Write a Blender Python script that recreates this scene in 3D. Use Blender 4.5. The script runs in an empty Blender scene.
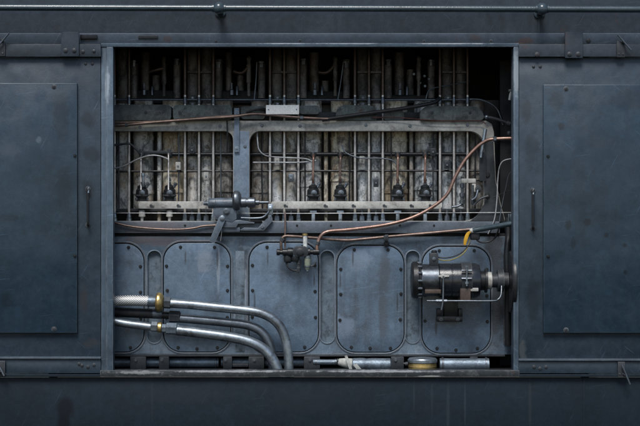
import bpy, bmesh, math, random
from mathutils import Vector, Matrix
random.seed(7)
SC = bpy.context.scene
COL = SC.collection
DIST, U, ZC = 9.0, 0.006, 2.0          # camera distance, metres per photo pixel on the door plane, eye height

def S(y): return U * (DIST + y) / DIST
def P(px, py, y=0.0):
    s = S(y)
    return Vector(((px - 320) * s, y, ZC + (213 - py) * s))

# ------------------------------------------------------------------ materials
def nodes(name):
    m = bpy.data.materials.new(name); m.use_nodes = True
    nt = m.node_tree
    b = nt.nodes['Principled BSDF']
    return m, nt, b
def N(nt, t, **kw):
    n = nt.nodes.new(t)
    for k, v in kw.items():
        if k in n.inputs: n.inputs[k].default_value = v
        else: setattr(n, k, v)
    return n
def L(nt, a, b): nt.links.new(a, b)
def ramp(nt, fac, stops):
    r = nt.nodes.new('ShaderNodeValToRGB')
    e = r.color_ramp.elements
    while len(e) < len(stops): e.new(0.5)
    for el, (p, c) in zip(e, stops):
        el.position = p
        el.color = (c, c, c, 1) if not isinstance(c, (tuple, list)) else (*c, 1)
    L(nt, fac, r.inputs[0]); return r.outputs[0]
def mixc(nt, fac, a, b, mode='MIX'):
    n = nt.nodes.new('ShaderNodeMix'); n.data_type = 'RGBA'; n.blend_type = mode
    for i, v in ((0, fac), (6, a), (7, b)):
        if hasattr(v, 'links'): L(nt, v, n.inputs[i])
        elif isinstance(v, (tuple, list)): n.inputs[i].default_value = (*v, 1)
        else: n.inputs[i].default_value = v
    return n.outputs[2]
def tex(nt, scale, detail=4, rough=0.6, stretch=None, off=(0, 0, 0), dist=0.0):
    g = N(nt, 'ShaderNodeNewGeometry')
    mp = N(nt, 'ShaderNodeMapping')
    mp.inputs['Scale'].default_value = stretch or (1, 1, 1)
    mp.inputs['Location'].default_value = off
    L(nt, g.outputs['Position'], mp.inputs['Vector'])
    n = N(nt, 'ShaderNodeTexNoise')
    n.inputs['Scale'].default_value = scale; n.inputs['Detail'].default_value = detail
    n.inputs['Roughness'].default_value = rough; n.inputs['Distortion'].default_value = dist
    L(nt, mp.outputs[0], n.inputs['Vector'])
    return n.outputs['Fac']
def maths(nt, op, a, b=None):
    n = nt.nodes.new('ShaderNodeMath'); n.operation = op
    for i, v in enumerate((a, b)):
        if v is None: continue
        if hasattr(v, 'links'): L(nt, v, n.inputs[i])
        else: n.inputs[i].default_value = v
    return n.outputs[0]
def edge_mask(nt, r=0.007, lo=0.02, hi=0.22, seed=0):
    bv = N(nt, 'ShaderNodeBevel'); bv.samples = 4; bv.inputs['Radius'].default_value = r
    g = N(nt, 'ShaderNodeNewGeometry')
    d = nt.nodes.new('ShaderNodeVectorMath'); d.operation = 'DOT_PRODUCT'
    L(nt, bv.outputs[0], d.inputs[0]); L(nt, g.outputs['Normal'], d.inputs[1])
    inv = maths(nt, 'SUBTRACT', 1.0, d.outputs['Value'])
    m = ramp(nt, inv, [(lo, 0.0), (hi, 1.0)])
    k = ramp(nt, tex(nt, 9, 6, 0.7, off=(seed, 0, 3)), [(0.36, 0.15), (0.6, 1.0)])
    return maths(nt, 'MULTIPLY', m, k)

def stain_shade_mask(nt, px, py, rx, ry, ragged):
    c = P(px, py, 0)
    g = N(nt, 'ShaderNodeNewGeometry')
    sub = nt.nodes.new('ShaderNodeVectorMath'); sub.operation = 'SUBTRACT'; sub.inputs[1].default_value = (c.x, 0, c.z)
    L(nt, g.outputs['Position'], sub.inputs[0])
    mul = nt.nodes.new('ShaderNodeVectorMath'); mul.operation = 'MULTIPLY'; mul.inputs[1].default_value = (1 / (rx * U), 0, 1 / (ry * U))
    L(nt, sub.outputs[0], mul.inputs[0])
    ln = nt.nodes.new('ShaderNodeVectorMath'); ln.operation = 'LENGTH'; L(nt, mul.outputs[0], ln.inputs[0])
    d = maths(nt, 'ADD', ln.outputs['Value'], maths(nt, 'MULTIPLY', maths(nt, 'SUBTRACT', tex(nt, 22, 6, 0.7, off=(px, 0, py)), 0.5), ragged))
    return ramp(nt, d, [(0.55, 1.0), (1.0, 0.0)])
def paint(name, c, vary=0.3, rough=(0.35, 0.6), grime=(0.012, 0.012, 0.012), grime_amt=0.5, rust=0.0, edge=None,
          metal=0.0, scale=1.0, bump=0.15, streak=0.35, specks=0.3, pale=None, pale_amt=0.0, seed=0.0, spec=0.3, stains_shade=(), dent=0.0, scratch=0.0):
    m, nt, b = nodes(name)
    tl = lambda q: (q[0] * 0.96, q[1] * 1.01, q[2] * 1.0) if q and q[2] > q[0] * 1.15 else q
    c = tl(c); pale = tl(pale); edge = tl(edge)
    dark = tuple(x * (1 - vary) for x in c); lite = tuple(x * (1 + vary) for x in c)
    base = mixc(nt, ramp(nt, tex(nt, 2.2 * scale, 6, 0.62, off=(seed, 1, 2)), [(0.3, 0.0), (0.7, 1.0)]), dark, lite)
    fine = ramp(nt, tex(nt, 28 * scale, 5, 0.7, off=(seed, 4, 2)), [(0.25, 0.72), (0.75, 1.2)])
    base = mixc(nt, 1.0, base, fine, 'MULTIPLY')
    if pale:
        pm = ramp(nt, tex(nt, 7 * scale, 8, 0.75, off=(seed + 3, 7, 2), dist=0.6), [(0.52, 0.0), (0.72, 1.0)])
        base = mixc(nt, maths(nt, 'MULTIPLY', pm, pale_amt), base, pale)
    if streak:
        st = ramp(nt, tex(nt, 1.0, 5, 0.6, stretch=(16 * scale, 16 * scale, 0.7), off=(seed, 0, 0)), [(0.46, 0.0), (0.72, 1.0)])
        st = maths(nt, 'MULTIPLY', st, maths(nt, 'MULTIPLY', ramp(nt, tex(nt, 1.6, 3, 0.5, off=(seed, 9, 0)), [(0.4, 0.0), (0.65, 1.0)]), streak))
        base = mixc(nt, st, base, grime)
    if grime_amt:
        gm = ramp(nt, tex(nt, 4.5 * scale, 9, 0.72, off=(seed + 11, 3, 5), dist=0.4), [(0.5, 0.0), (0.68, 1.0)])
        base = mixc(nt, maths(nt, 'MULTIPLY', gm, grime_amt), base, grime)
    if specks:
        sp = ramp(nt, tex(nt, 60 * scale, 3, 0.6, off=(seed + 5, 3, 5)), [(0.66, 0.0), (0.74, 1.0)])
        base = mixc(nt, maths(nt, 'MULTIPLY', sp, specks), base, tuple(min(1, x * 2.2 + 0.02) for x in c))
    if rust:
        rm = ramp(nt, tex(nt, 6 * scale, 9, 0.75, off=(seed + 21, 3, 5)), [(0.62 - 0.12 * rust, 0.0), (0.72 - 0.1 * rust, 1.0)])
        base = mixc(nt, maths(nt, 'MULTIPLY', rm, min(1.0, 0.5 + rust)), base, (0.09, 0.04, 0.022))
    if scratch:
        for k, (ang, th) in enumerate(((0.5, 0.7), (-0.9, 0.715), (1.45, 0.7))):
            g = N(nt, 'ShaderNodeNewGeometry'); mp = N(nt, 'ShaderNodeMapping')
            mp.vector_type = 'TEXTURE'
            mp.inputs['Rotation'].default_value = (0, ang, 0); mp.inputs['Scale'].default_value = (0.006, 1, 0.22); mp.inputs['Location'].default_value = (k * 3.3 + seed, 0, k)
            L(nt, g.outputs['Position'], mp.inputs['Vector'])
            n = N(nt, 'ShaderNodeTexNoise'); n.inputs['Scale'].default_value = 1.0; n.inputs['Detail'].default_value = 1.5
            L(nt, mp.outputs[0], n.inputs['Vector'])
            base = mixc(nt, maths(nt, 'MULTIPLY', ramp(nt, n.outputs['Fac'], [(th, 0.0), (th + 0.05, 1.0)]), scratch), base, tuple(x * 2.6 + 0.01 for x in c))
        ch = ramp(nt, tex(nt, 34, 6, 0.75, off=(seed, 31, 5)), [(0.69, 0.0), (0.71, 1.0)])
        base = mixc(nt, maths(nt, 'MULTIPLY', ch, scratch), base, (0.055, 0.034, 0.026))
    for (px, py, rx, ry, col, amt, ragged) in stains_shade:
        base = mixc(nt, maths(nt, 'MULTIPLY', stain_shade_mask(nt, px, py, rx, ry, ragged), amt), base, col)
    if edge:
        base = mixc(nt, maths(nt, 'MULTIPLY', edge_mask(nt, seed=seed), 0.9), base, edge)
    L(nt, base, b.inputs['Base Color'])
    rr = ramp(nt, tex(nt, 9 * scale, 7, 0.7, off=(seed, 13, 5)), [(0.3, rough[0]), (0.7, rough[1])])
    L(nt, rr, b.inputs['Roughness'])
    b.inputs['Metallic'].default_value = metal
    b.inputs['Specular IOR Level'].default_value = 0.5 if metal > 0.3 else spec
    if dent:
        dp = N(nt, 'ShaderNodeBump'); dp.inputs['Strength'].default_value = 1.0; dp.inputs['Distance'].default_value = dent
        L(nt, tex(nt, 2.6, 2, 0.45, off=(seed, 40, 0)), dp.inputs['Height'])
    if bump:
        bp = N(nt, 'ShaderNodeBump'); bp.inputs['Strength'].default_value = bump; bp.inputs['Distance'].default_value = 0.004
        h = maths(nt, 'ADD', tex(nt, 90 * scale, 4, 0.65, off=(seed, 2, 2)), maths(nt, 'MULTIPLY', tex(nt, 5 * scale, 3, 0.5, off=(seed, 2, 8)), 1.2))
        L(nt, h, bp.inputs['Height']); L(nt, bp.outputs[0], b.inputs['Normal'])
        if dent: L(nt, dp.outputs[0], bp.inputs['Normal'])
    return m

def simple(name, c, rough=0.5, metal=0.0, **kw):
    return paint(name, c, rough=(max(0.05, rough - 0.1), min(1, rough + 0.15)), metal=metal, scale=kw.pop('scale', 3.0), streak=0, **kw)

M = {}
M['door'] = paint('door_paint', (0.0215, 0.0345, 0.050), vary=0.22, dent=0.02, scratch=0.55, spec=0.4, rough=(0.3, 0.5), grime=(0.013, 0.018, 0.026), grime_amt=0.45, rust=0.0,
                  edge=(0.1, 0.13, 0.16), streak=0.5, specks=0.2, bump=0.1, pale=(0.032, 0.048, 0.066), pale_amt=0.75, stains_shade=[(88,120,9,9,(0.008, 0.011, 0.015),0.7,1.6),(92,155,10,10,(0.008, 0.011, 0.015),0.6,1.8),(88,190,7,14,(0.008, 0.011, 0.015),0.75,1.4),(84,300,5,18,(0.03,0.028,0.03),0.6,1.5),(526,110,6,14,(0.008, 0.011, 0.015),0.6,1.8),(531,150,8,20,(0.008, 0.011, 0.015),0.5,1.8),(533,300,9,30,(0.008, 0.011, 0.015),0.5,1.6),(522,350,5,12,(0.07,0.08,0.085),0.7,2.2),(92,343,10,6,(0.04,0.042,0.046),0.6,2.0)])
M['panel'] = paint('panel_paint', (0.016, 0.0315, 0.048), vary=0.22, dent=0.02, scratch=0.5, spec=0.4, rough=(0.26, 0.46), grime=(0.013, 0.02, 0.03), grime_amt=0.4,
                   edge=(0.13, 0.17, 0.21), streak=0.45, specks=0.2, bump=0.1, pale=(0.026, 0.044, 0.063), pale_amt=0.85, stains_shade=[(560,127,4,5,(0.008, 0.011, 0.015),0.8,1.2),(586,222,5,5,(0.008, 0.011, 0.015),0.8,1.4),(567,224,4,6,(0.008, 0.011, 0.015),0.7,1.4),(572,243,3,8,(0.008, 0.011, 0.015),0.5,1.4),(630,100,30,14,(0.008, 0.011, 0.015),0.45,1.6),(605,235,3,3,(0.008, 0.011, 0.015),0.7,1.2),(555,100,9,11,(0.008, 0.011, 0.015),0.6,1.8),(623,245,2.5,3,(0.008, 0.011, 0.015),0.7,1.2),(624,272,2.5,3,(0.008, 0.011, 0.015),0.7,1.2),(62,115,10,30,(0.008, 0.011, 0.015),0.5,1.8),(40,140,3,4,(0.06,0.08,0.1),0.8,1.6),(10,150,14,10,(0.04,0.056,0.072),0.4,2.2),(10,218,16,4,(0.008, 0.011, 0.015),0.3,2.2),(65,190,10,30,(0.008, 0.011, 0.015),0.4,1.8),(8,300,8,10,(0.008, 0.011, 0.015),0.35,2.0)], seed=4)
M['upper'] = paint('upper_paint', (0.034, 0.043, 0.057), dent=0.01, scratch=0.4, vary=0.2, rough=(0.4, 0.6), grime=(0.02, 0.021, 0.024), grime_amt=0.3, rust=0.02,
                   streak=0.4, specks=0.15, seed=2)
M['header'] = paint('header_paint', (0.05, 0.064, 0.085), scratch=0.5, vary=0.25, rough=(0.35, 0.55), grime=(0.02, 0.022, 0.028), grime_amt=0.5, rust=0.1,
                    edge=(0.3, 0.33, 0.37), streak=0.2, seed=6, stains_shade=[(526,41,9,4,(0.08,0.045,0.035),0.6,1.8),(519,44,6,2,(0.15,0.08,0.05),0.7,1.6),(168,39,5,4,(0.06,0.04,0.035),0.6,1.6),(475,38,8,4,(0.06,0.045,0.04),0.6,1.8)])
M['track'] = paint('track_paint', (0.034, 0.042, 0.055), vary=0.25, rough=(0.35, 0.55), grime_amt=0.5, rust=0.08, edge=(0.2, 0.23, 0.27), seed=36)
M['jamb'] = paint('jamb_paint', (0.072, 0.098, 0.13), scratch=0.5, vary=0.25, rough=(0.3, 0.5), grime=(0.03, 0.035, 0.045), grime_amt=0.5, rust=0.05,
                  edge=(0.45, 0.5, 0.55), streak=0.3, seed=8, stains_shade=[(285,43.2,30,1.2,(0.5,0.52,0.54),0.9,1.6),(350,43.5,40,1.0,(0.4,0.42,0.45),0.8,2.0),(450,43.5,40,1.2,(0.5,0.5,0.5),0.9,2.0),(516,75,4,30,(0.25,0.28,0.3),0.6,2.0),(108,85,3,20,(0.3,0.34,0.38),0.6,1.6)])
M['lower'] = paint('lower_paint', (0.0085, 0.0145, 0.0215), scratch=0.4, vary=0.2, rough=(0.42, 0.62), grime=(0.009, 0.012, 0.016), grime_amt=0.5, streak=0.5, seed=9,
                   specks=0.1, spec=0.16, pale=(0.014, 0.022, 0.032), pale_amt=0.7, stains_shade=[(65,408,10,14,(0.004,0.005,0.008),0.85,0.5),(64,425,8,12,(0.004,0.005,0.008),0.85,0.5),(448,410,2,34,(0.03,0.04,0.048),0.35,1.2),(465,405,1.3,26,(0.035,0.045,0.055),0.35,1.2),(432,400,1.5,22,(0.024,0.032,0.04),0.35,1.2),(414,396,1.2,18,(0.024,0.032,0.04),0.35,1.2),(300,402,40,14,(0.011,0.016,0.021),0.6,1.6),(180,395,50,10,(0.014,0.018,0.024),0.6,2.0),(530,402,2,30,(0.02,0.026,0.03),0.6,1.2),(152,400,1,24,(0.018,0.023,0.03),0.6,1.2)])
M['sill'] = paint('sill_steel', (0.030, 0.034, 0.038), vary=0.3, rough=(0.3, 0.55), grime=(0.03, 0.03, 0.03), grime_amt=0.7, rust=0.1,
                  edge=(0.42, 0.44, 0.45), pale=(0.16, 0.165, 0.165), pale_amt=0.8, scale=2.5, seed=10, stains_shade=[(235,371,60,1.2,(0.3,0.31,0.32),0.8,2.2),(380,371,70,1.3,(0.3,0.31,0.32),0.8,2.2),(428,376,14,1.2,(0.4,0.4,0.38),0.9,1.4),(140,372,30,2,(0.25,0.26,0.26),0.7,2.4)], metal=0.2)
M['rail'] = paint('rail_paint', (0.036, 0.052, 0.062), vary=0.15, rough=(0.14, 0.28), grime_amt=0.3, streak=0, seed=12, spec=0.6)
M['act'] = paint('actuator_paint', (0.085, 0.105, 0.135), vary=0.35, rough=(0.25, 0.45), grime=(0.02, 0.02, 0.022), grime_amt=0.8, scale=3, streak=0, bump=0.3, seed=47, edge=(0.38, 0.41, 0.45), spec=0.5)
M['band'] = paint('band_steel', (0.10, 0.108, 0.125), vary=0.3, rough=(0.25, 0.4), metal=0.85, grime=(0.03, 0.03, 0.03), grime_amt=0.8, scale=3, streak=0, seed=41)
M['drum'] = paint('drum_enamel', (0.014, 0.016, 0.020), vary=0.3, rough=(0.12, 0.26), grime=(0.05, 0.05, 0.05), grime_amt=0.4, scale=3, streak=0, seed=40, spec=0.6)
M['iron'] = paint('dark_iron', (0.030, 0.033, 0.038), vary=0.35, rough=(0.35, 0.6), grime_amt=0.5, rust=0.08, scale=2.5, streak=0, seed=13, edge=(0.15, 0.16, 0.17))
M['black'] = paint('black_enamel', (0.013, 0.014, 0.016), vary=0.3, rough=(0.22, 0.45), grime=(0.03, 0.028, 0.024), grime_amt=0.4, scale=3, streak=0, seed=14)
M['inside'] = paint('sooty_steel', (0.011, 0.012, 0.015), vary=0.35, rough=(0.5, 0.8), grime_amt=0.4, rust=0.08, seed=15)
M['crank'] = paint('crankcase_paint', (0.080, 0.110, 0.150), spec=0.5, scratch=0.3, vary=0.22, rough=(0.25, 0.45), grime=(0.032, 0.034, 0.038), grime_amt=0.8, rust=0.0,
                   edge=(0.45, 0.48, 0.52), streak=0.6, specks=0.35, bump=0.35, pale=(0.2, 0.23, 0.27), pale_amt=0.6, seed=16, stains_shade=[(240,300,8,55,(0.2,0.23,0.27),0.7,2.6),(240,262,6,22,(0.03,0.033,0.04),0.6,2.6),(240,330,6,20,(0.03,0.033,0.04),0.6,2.6),(150,240,40,9,(0.10,0.085,0.09),0.7,1.4),(500,280,14,90,(0.03,0.032,0.038),0.8,1.2)], scale=1.3)  # last dark patch paints in shade at the right end, other patches are stains
M['cover'] = paint('cover_paint', (0.090, 0.127, 0.178), spec=0.5, scratch=0.22, dent=0.008, vary=0.22, rough=(0.22, 0.4), grime=(0.04, 0.045, 0.055), grime_amt=0.65,
                   streak=0.75, specks=0.35, bump=0.25, pale=(0.135, 0.175, 0.228), pale_amt=0.5, seed=17, stains_shade=[(387,272,7,26,(0.055,0.065,0.08),0.7,1.8),(385,320,5,30,(0.06,0.07,0.085),0.6,1.8),(200,262,12,14,(0.17,0.2,0.24),0.6,2.2),(215,270,2,30,(0.22,0.25,0.29),0.6,1.4),(345,330,14,14,(0.15,0.19,0.245),0.5,2.2),(360,262,14,12,(0.15,0.19,0.245),0.5,2.2),(181,258,1.1,9,(0.03,0.034,0.042),0.75,1.1),(214,262,1.3,13,(0.03,0.034,0.042),0.75,1.1),(227,280,1.2,11,(0.03,0.034,0.042),0.75,1.1),(266,259,1.0,10,(0.03,0.034,0.042),0.75,1.1),(252.5,304,1.2,10,(0.03,0.034,0.042),0.75,1.1),(314,282,1.0,9,(0.03,0.034,0.042),0.75,1.1),(354,260,1.2,10,(0.03,0.034,0.042),0.75,1.1),(341,282,1.0,10,(0.03,0.034,0.042),0.75,1.1),(400,306,1.2,12,(0.03,0.034,0.042),0.75,1.1),(440,330,1.6,14,(0.03,0.034,0.042),0.75,1.1),(425,280,1.2,10,(0.03,0.034,0.042),0.75,1.1)], scale=1.2, edge=(0.36, 0.42, 0.5))
M['mottle'] = paint('mottled_paint', (0.10, 0.128, 0.16), vary=0.3, rough=(0.35, 0.6), grime=(0.02, 0.022, 0.026), grime_amt=0.95, specks=0.5, scale=4,
                    streak=0, bump=0.5, seed=18, pale=(0.2, 0.23, 0.26), pale_amt=0.6)
M['frame'] = paint('frame_casting', (0.39, 0.385, 0.355), vary=0.35, rough=(0.35, 0.6), grime=(0.045, 0.042, 0.038), grime_amt=0.75, rust=0.12, scale=2.2,
                   edge=(0.42, 0.43, 0.42), streak=0.3, bump=0.4, seed=19, pale=(0.42, 0.42, 0.39), pale_amt=0.6)
M['column'] = paint('blue_column_paint', (0.15, 0.19, 0.25), vary=0.3, rough=(0.35, 0.55), grime=(0.05, 0.05, 0.055), grime_amt=0.5, scale=2, bump=0.4, seed=20,
                    pale=(0.3, 0.32, 0.33), pale_amt=0.5, edge=(0.4, 0.42, 0.43))
M['manifold'] = paint('green_grey_casting', (0.105, 0.122, 0.12), vary=0.5, rough=(0.4, 0.65), grime=(0.025, 0.026, 0.026), grime_amt=0.95, rust=0.2, scale=3,
                      bump=0.9, seed=21, specks=0.5, pale=(0.26, 0.28, 0.27), pale_amt=0.7)
def scaled(name, tint, seed):
    m, nt, b = nodes(name)
    a = tex(nt, 14, 10, 0.76, stretch=(1, 1, 0.7), off=(seed, 0, seed), dist=0.4)
    c = ramp(nt, a, [(0.33, (0.016, 0.015, 0.013)), (0.43, tuple(x * 0.3 for x in tint)), (0.50, tuple(x * 0.85 for x in tint)), (0.62, tuple(min(0.75, x * 1.4) for x in tint))])
    sp = ramp(nt, tex(nt, 95, 4, 0.7, off=(seed, 5, 1)), [(0.6, 0.0), (0.68, 1.0)])
    c = mixc(nt, maths(nt, 'MULTIPLY', sp, 0.35), c, tuple(min(0.75, x * 1.7) for x in tint))
    dk = ramp(nt, tex(nt, 80, 4, 0.7, off=(seed, 8, 1)), [(0.55, 0.0), (0.63, 1.0)])
    c = mixc(nt, maths(nt, 'MULTIPLY', dk, 0.6), c, (0.02, 0.018, 0.016))
    om = ramp(nt, tex(nt, 5, 5, 0.65, stretch=(1, 1, 0.6), off=(seed + 2, 0, 7)), [(0.5, 0.0), (0.64, 1.0)])
    c = mixc(nt, maths(nt, 'MULTIPLY', om, 0.45), c, tuple(x * y for x, y in zip(tint, (0.8, 0.56, 0.3))))
    st = ramp(nt, tex(nt, 1, 6, 0.7, stretch=(26, 26, 2.6), off=(seed, 0, 2)), [(0.5, 0.0), (0.66, 1.0)])
    c = mixc(nt, maths(nt, 'MULTIPLY', st, 0.7), c, (0.022, 0.02, 0.017))
    L(nt, c, b.inputs['Base Color'])
    b.inputs['Roughness'].default_value = 0.6
    bp = N(nt, 'ShaderNodeBump'); bp.inputs['Strength'].default_value = 0.6; bp.inputs['Distance'].default_value = 0.004
    L(nt, a, bp.inputs['Height']); L(nt, bp.outputs[0], b.inputs['Normal'])
    return m
M['tan'] = scaled('tan_scaled_iron', (0.58, 0.52, 0.42), 1)
M['grey'] = scaled('grey_scaled_iron', (0.62, 0.62, 0.585), 5)
M['bluegrey'] = scaled('blue_scaled_iron', (0.57, 0.615, 0.63), 9)
M['recess_shade'] = scaled('recess_shade_iron', (0.13, 0.122, 0.12), 15)  # scaled iron with the shade of the upper recess put into its colour
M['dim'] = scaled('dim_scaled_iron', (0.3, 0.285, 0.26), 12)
M['steel'] = paint('zinc_steel', (0.27, 0.295, 0.33), vary=0.35, rough=(0.28, 0.5), metal=0.8, grime=(0.05, 0.048, 0.047), grime_amt=0.8, scale=3, streak=0, bump=0.12, seed=22)
M['dsteel'] = paint('dull_steel', (0.14, 0.152, 0.175), vary=0.3, rough=(0.28, 0.5), metal=0.75, grime=(0.04, 0.04, 0.045), grime_amt=0.6, scale=3, streak=0, bump=0.15, seed=23)
M['rod'] = paint('rod_steel', (0.6, 0.575, 0.55), vary=0.3, rough=(0.3, 0.5), metal=0.6, grime=(0.1, 0.06, 0.045), grime_amt=0.6, rust=0.15, scale=3, streak=0, bump=0.15, seed=24)
M['copper'] = paint('worn_copper', (0.27, 0.165, 0.13), vary=0.3, rough=(0.26, 0.45), metal=0.6, grime=(0.09, 0.05, 0.035), grime_amt=0.6, scale=4, streak=0, bump=0.1, seed=25,
                    pale=(0.42, 0.33, 0.29), pale_amt=0.85)
M['dcopper'] = paint('brown_copper', (0.165, 0.115, 0.095), vary=0.35, rough=(0.3, 0.5), metal=0.6, grime=(0.045, 0.035, 0.03), grime_amt=0.85, scale=4, streak=0, bump=0.1, seed=26)
M['brass'] = paint('worn_brass', (0.5, 0.36, 0.14), vary=0.3, rough=(0.25, 0.45), metal=0.8, grime=(0.1, 0.07, 0.03), grime_amt=0.6, scale=4, streak=0, bump=0.15, seed=27,
                   pale=(0.6, 0.55, 0.4), pale_amt=0.6)
M['rubber'] = paint('black_rubber', (0.014, 0.015, 0.017), vary=0.2, rough=(0.4, 0.6), grime=(0.04, 0.04, 0.04), grime_amt=0.4, scale=4, streak=0, bump=0.1, seed=28)
M['alu'] = paint('silver_sheet', (0.15, 0.178, 0.215), vary=0.35, rough=(0.25, 0.45), metal=0.6, grime=(0.06, 0.065, 0.08), grime_amt=0.8, scale=3, streak=0, bump=0.4, seed=29,
                 pale=(0.3, 0.34, 0.39), pale_amt=0.7)
M['white'] = paint('white_paint', (0.86, 0.855, 0.83), vary=0.08, rough=(0.4, 0.6), grime=(0.45, 0.43, 0.38), grime_amt=0.4, scale=3, streak=0, bump=0.1, seed=30, specks=0)
M['cream'] = paint('cream_rubber', (0.33, 0.335, 0.31), vary=0.2, rough=(0.5, 0.7), grime=(0.1, 0.095, 0.08), grime_amt=0.8, scale=4, streak=0, seed=44)
M['cream2'] = paint('greasy_white', (0.55, 0.56, 0.54), vary=0.15, rough=(0.4, 0.6), grime=(0.16, 0.155, 0.14), grime_amt=0.8, scale=5, streak=0, seed=45)
M['yellow'] = paint('yellow_tape', (0.5, 0.27, 0.02), vary=0.15, rough=(0.4, 0.6), grime=(0.2, 0.1, 0.02), grime_amt=0.4, scale=4, streak=0, bump=0.1, seed=31, specks=0)
M['brown_shade'] = simple('brown_shade_metal', (0.085, 0.06, 0.05), 0.4, 0.5)  # brown metal; on the rods its dark tone is painted recess shade
M['wire'] = simple('grey_wire', (0.34, 0.35, 0.36), 0.4, 0.3)
M['ywire'] = simple('yellow_wire', (0.24, 0.2, 0.06), 0.5)
M['redwire'] = simple('red_wire', (0.08, 0.022, 0.02), 0.5)
M['brown'] = simple('brown_strap', (0.085, 0.062, 0.05), 0.5, 0.2)
M['purplish'] = paint('ledge_paint', (0.085, 0.098, 0.122), vary=0.25, rough=(0.3, 0.5), grime=(0.06, 0.05, 0.05), grime_amt=0.5, rust=0.08, streak=0.2, bump=0.35, seed=33,
                      stains_shade=[(150,232,40,16,(0.10,0.085,0.09),0.6,1.6),(190,240,30,8,(0.09,0.075,0.08),0.6,1.6)],
                      scale=1.6, edge=(0.4, 0.43, 0.47))
def braid_mat():
    m, nt, b = nodes('braided_steel')
    tc = N(nt, 'ShaderNodeNewGeometry')
    cols = []
    for s in (1, -1):
        mp = N(nt, 'ShaderNodeMapping'); mp.inputs['Rotation'].default_value = (0, s * math.radians(52), 0)
        L(nt, tc.outputs['Position'], mp.inputs['Vector'])
        w = N(nt, 'ShaderNodeTexWave'); w.inputs['Scale'].default_value = 34; w.inputs['Distortion'].default_value = 0.6
        L(nt, mp.outputs[0], w.inputs['Vector']); cols.append(w.outputs['Fac'])
    h = maths(nt, 'MAXIMUM', cols[0], cols[1])
    c = ramp(nt, h, [(0.45, (0.05, 0.05, 0.05)), (0.9, (0.8, 0.8, 0.78))])
    L(nt, c, b.inputs['Base Color']); b.inputs['Metallic'].default_value = 0.5; b.inputs['Roughness'].default_value = 0.4
    bp = N(nt, 'ShaderNodeBump'); bp.inputs['Strength'].default_value = 0.6; bp.inputs['Distance'].default_value = 0.003
    L(nt, h, bp.inputs['Height']); L(nt, bp.outputs[0], b.inputs['Normal'])
    return m
M['braid'] = braid_mat()
def glass_mat():
    m, nt, b = nodes('green_glass')
    b.inputs['Base Color'].default_value = (0.42, 0.47, 0.36, 1); b.inputs['Roughness'].default_value = 0.12
    b.inputs['Transmission Weight'].default_value = 0.6
    return m
M['glass'] = glass_mat()

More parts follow.
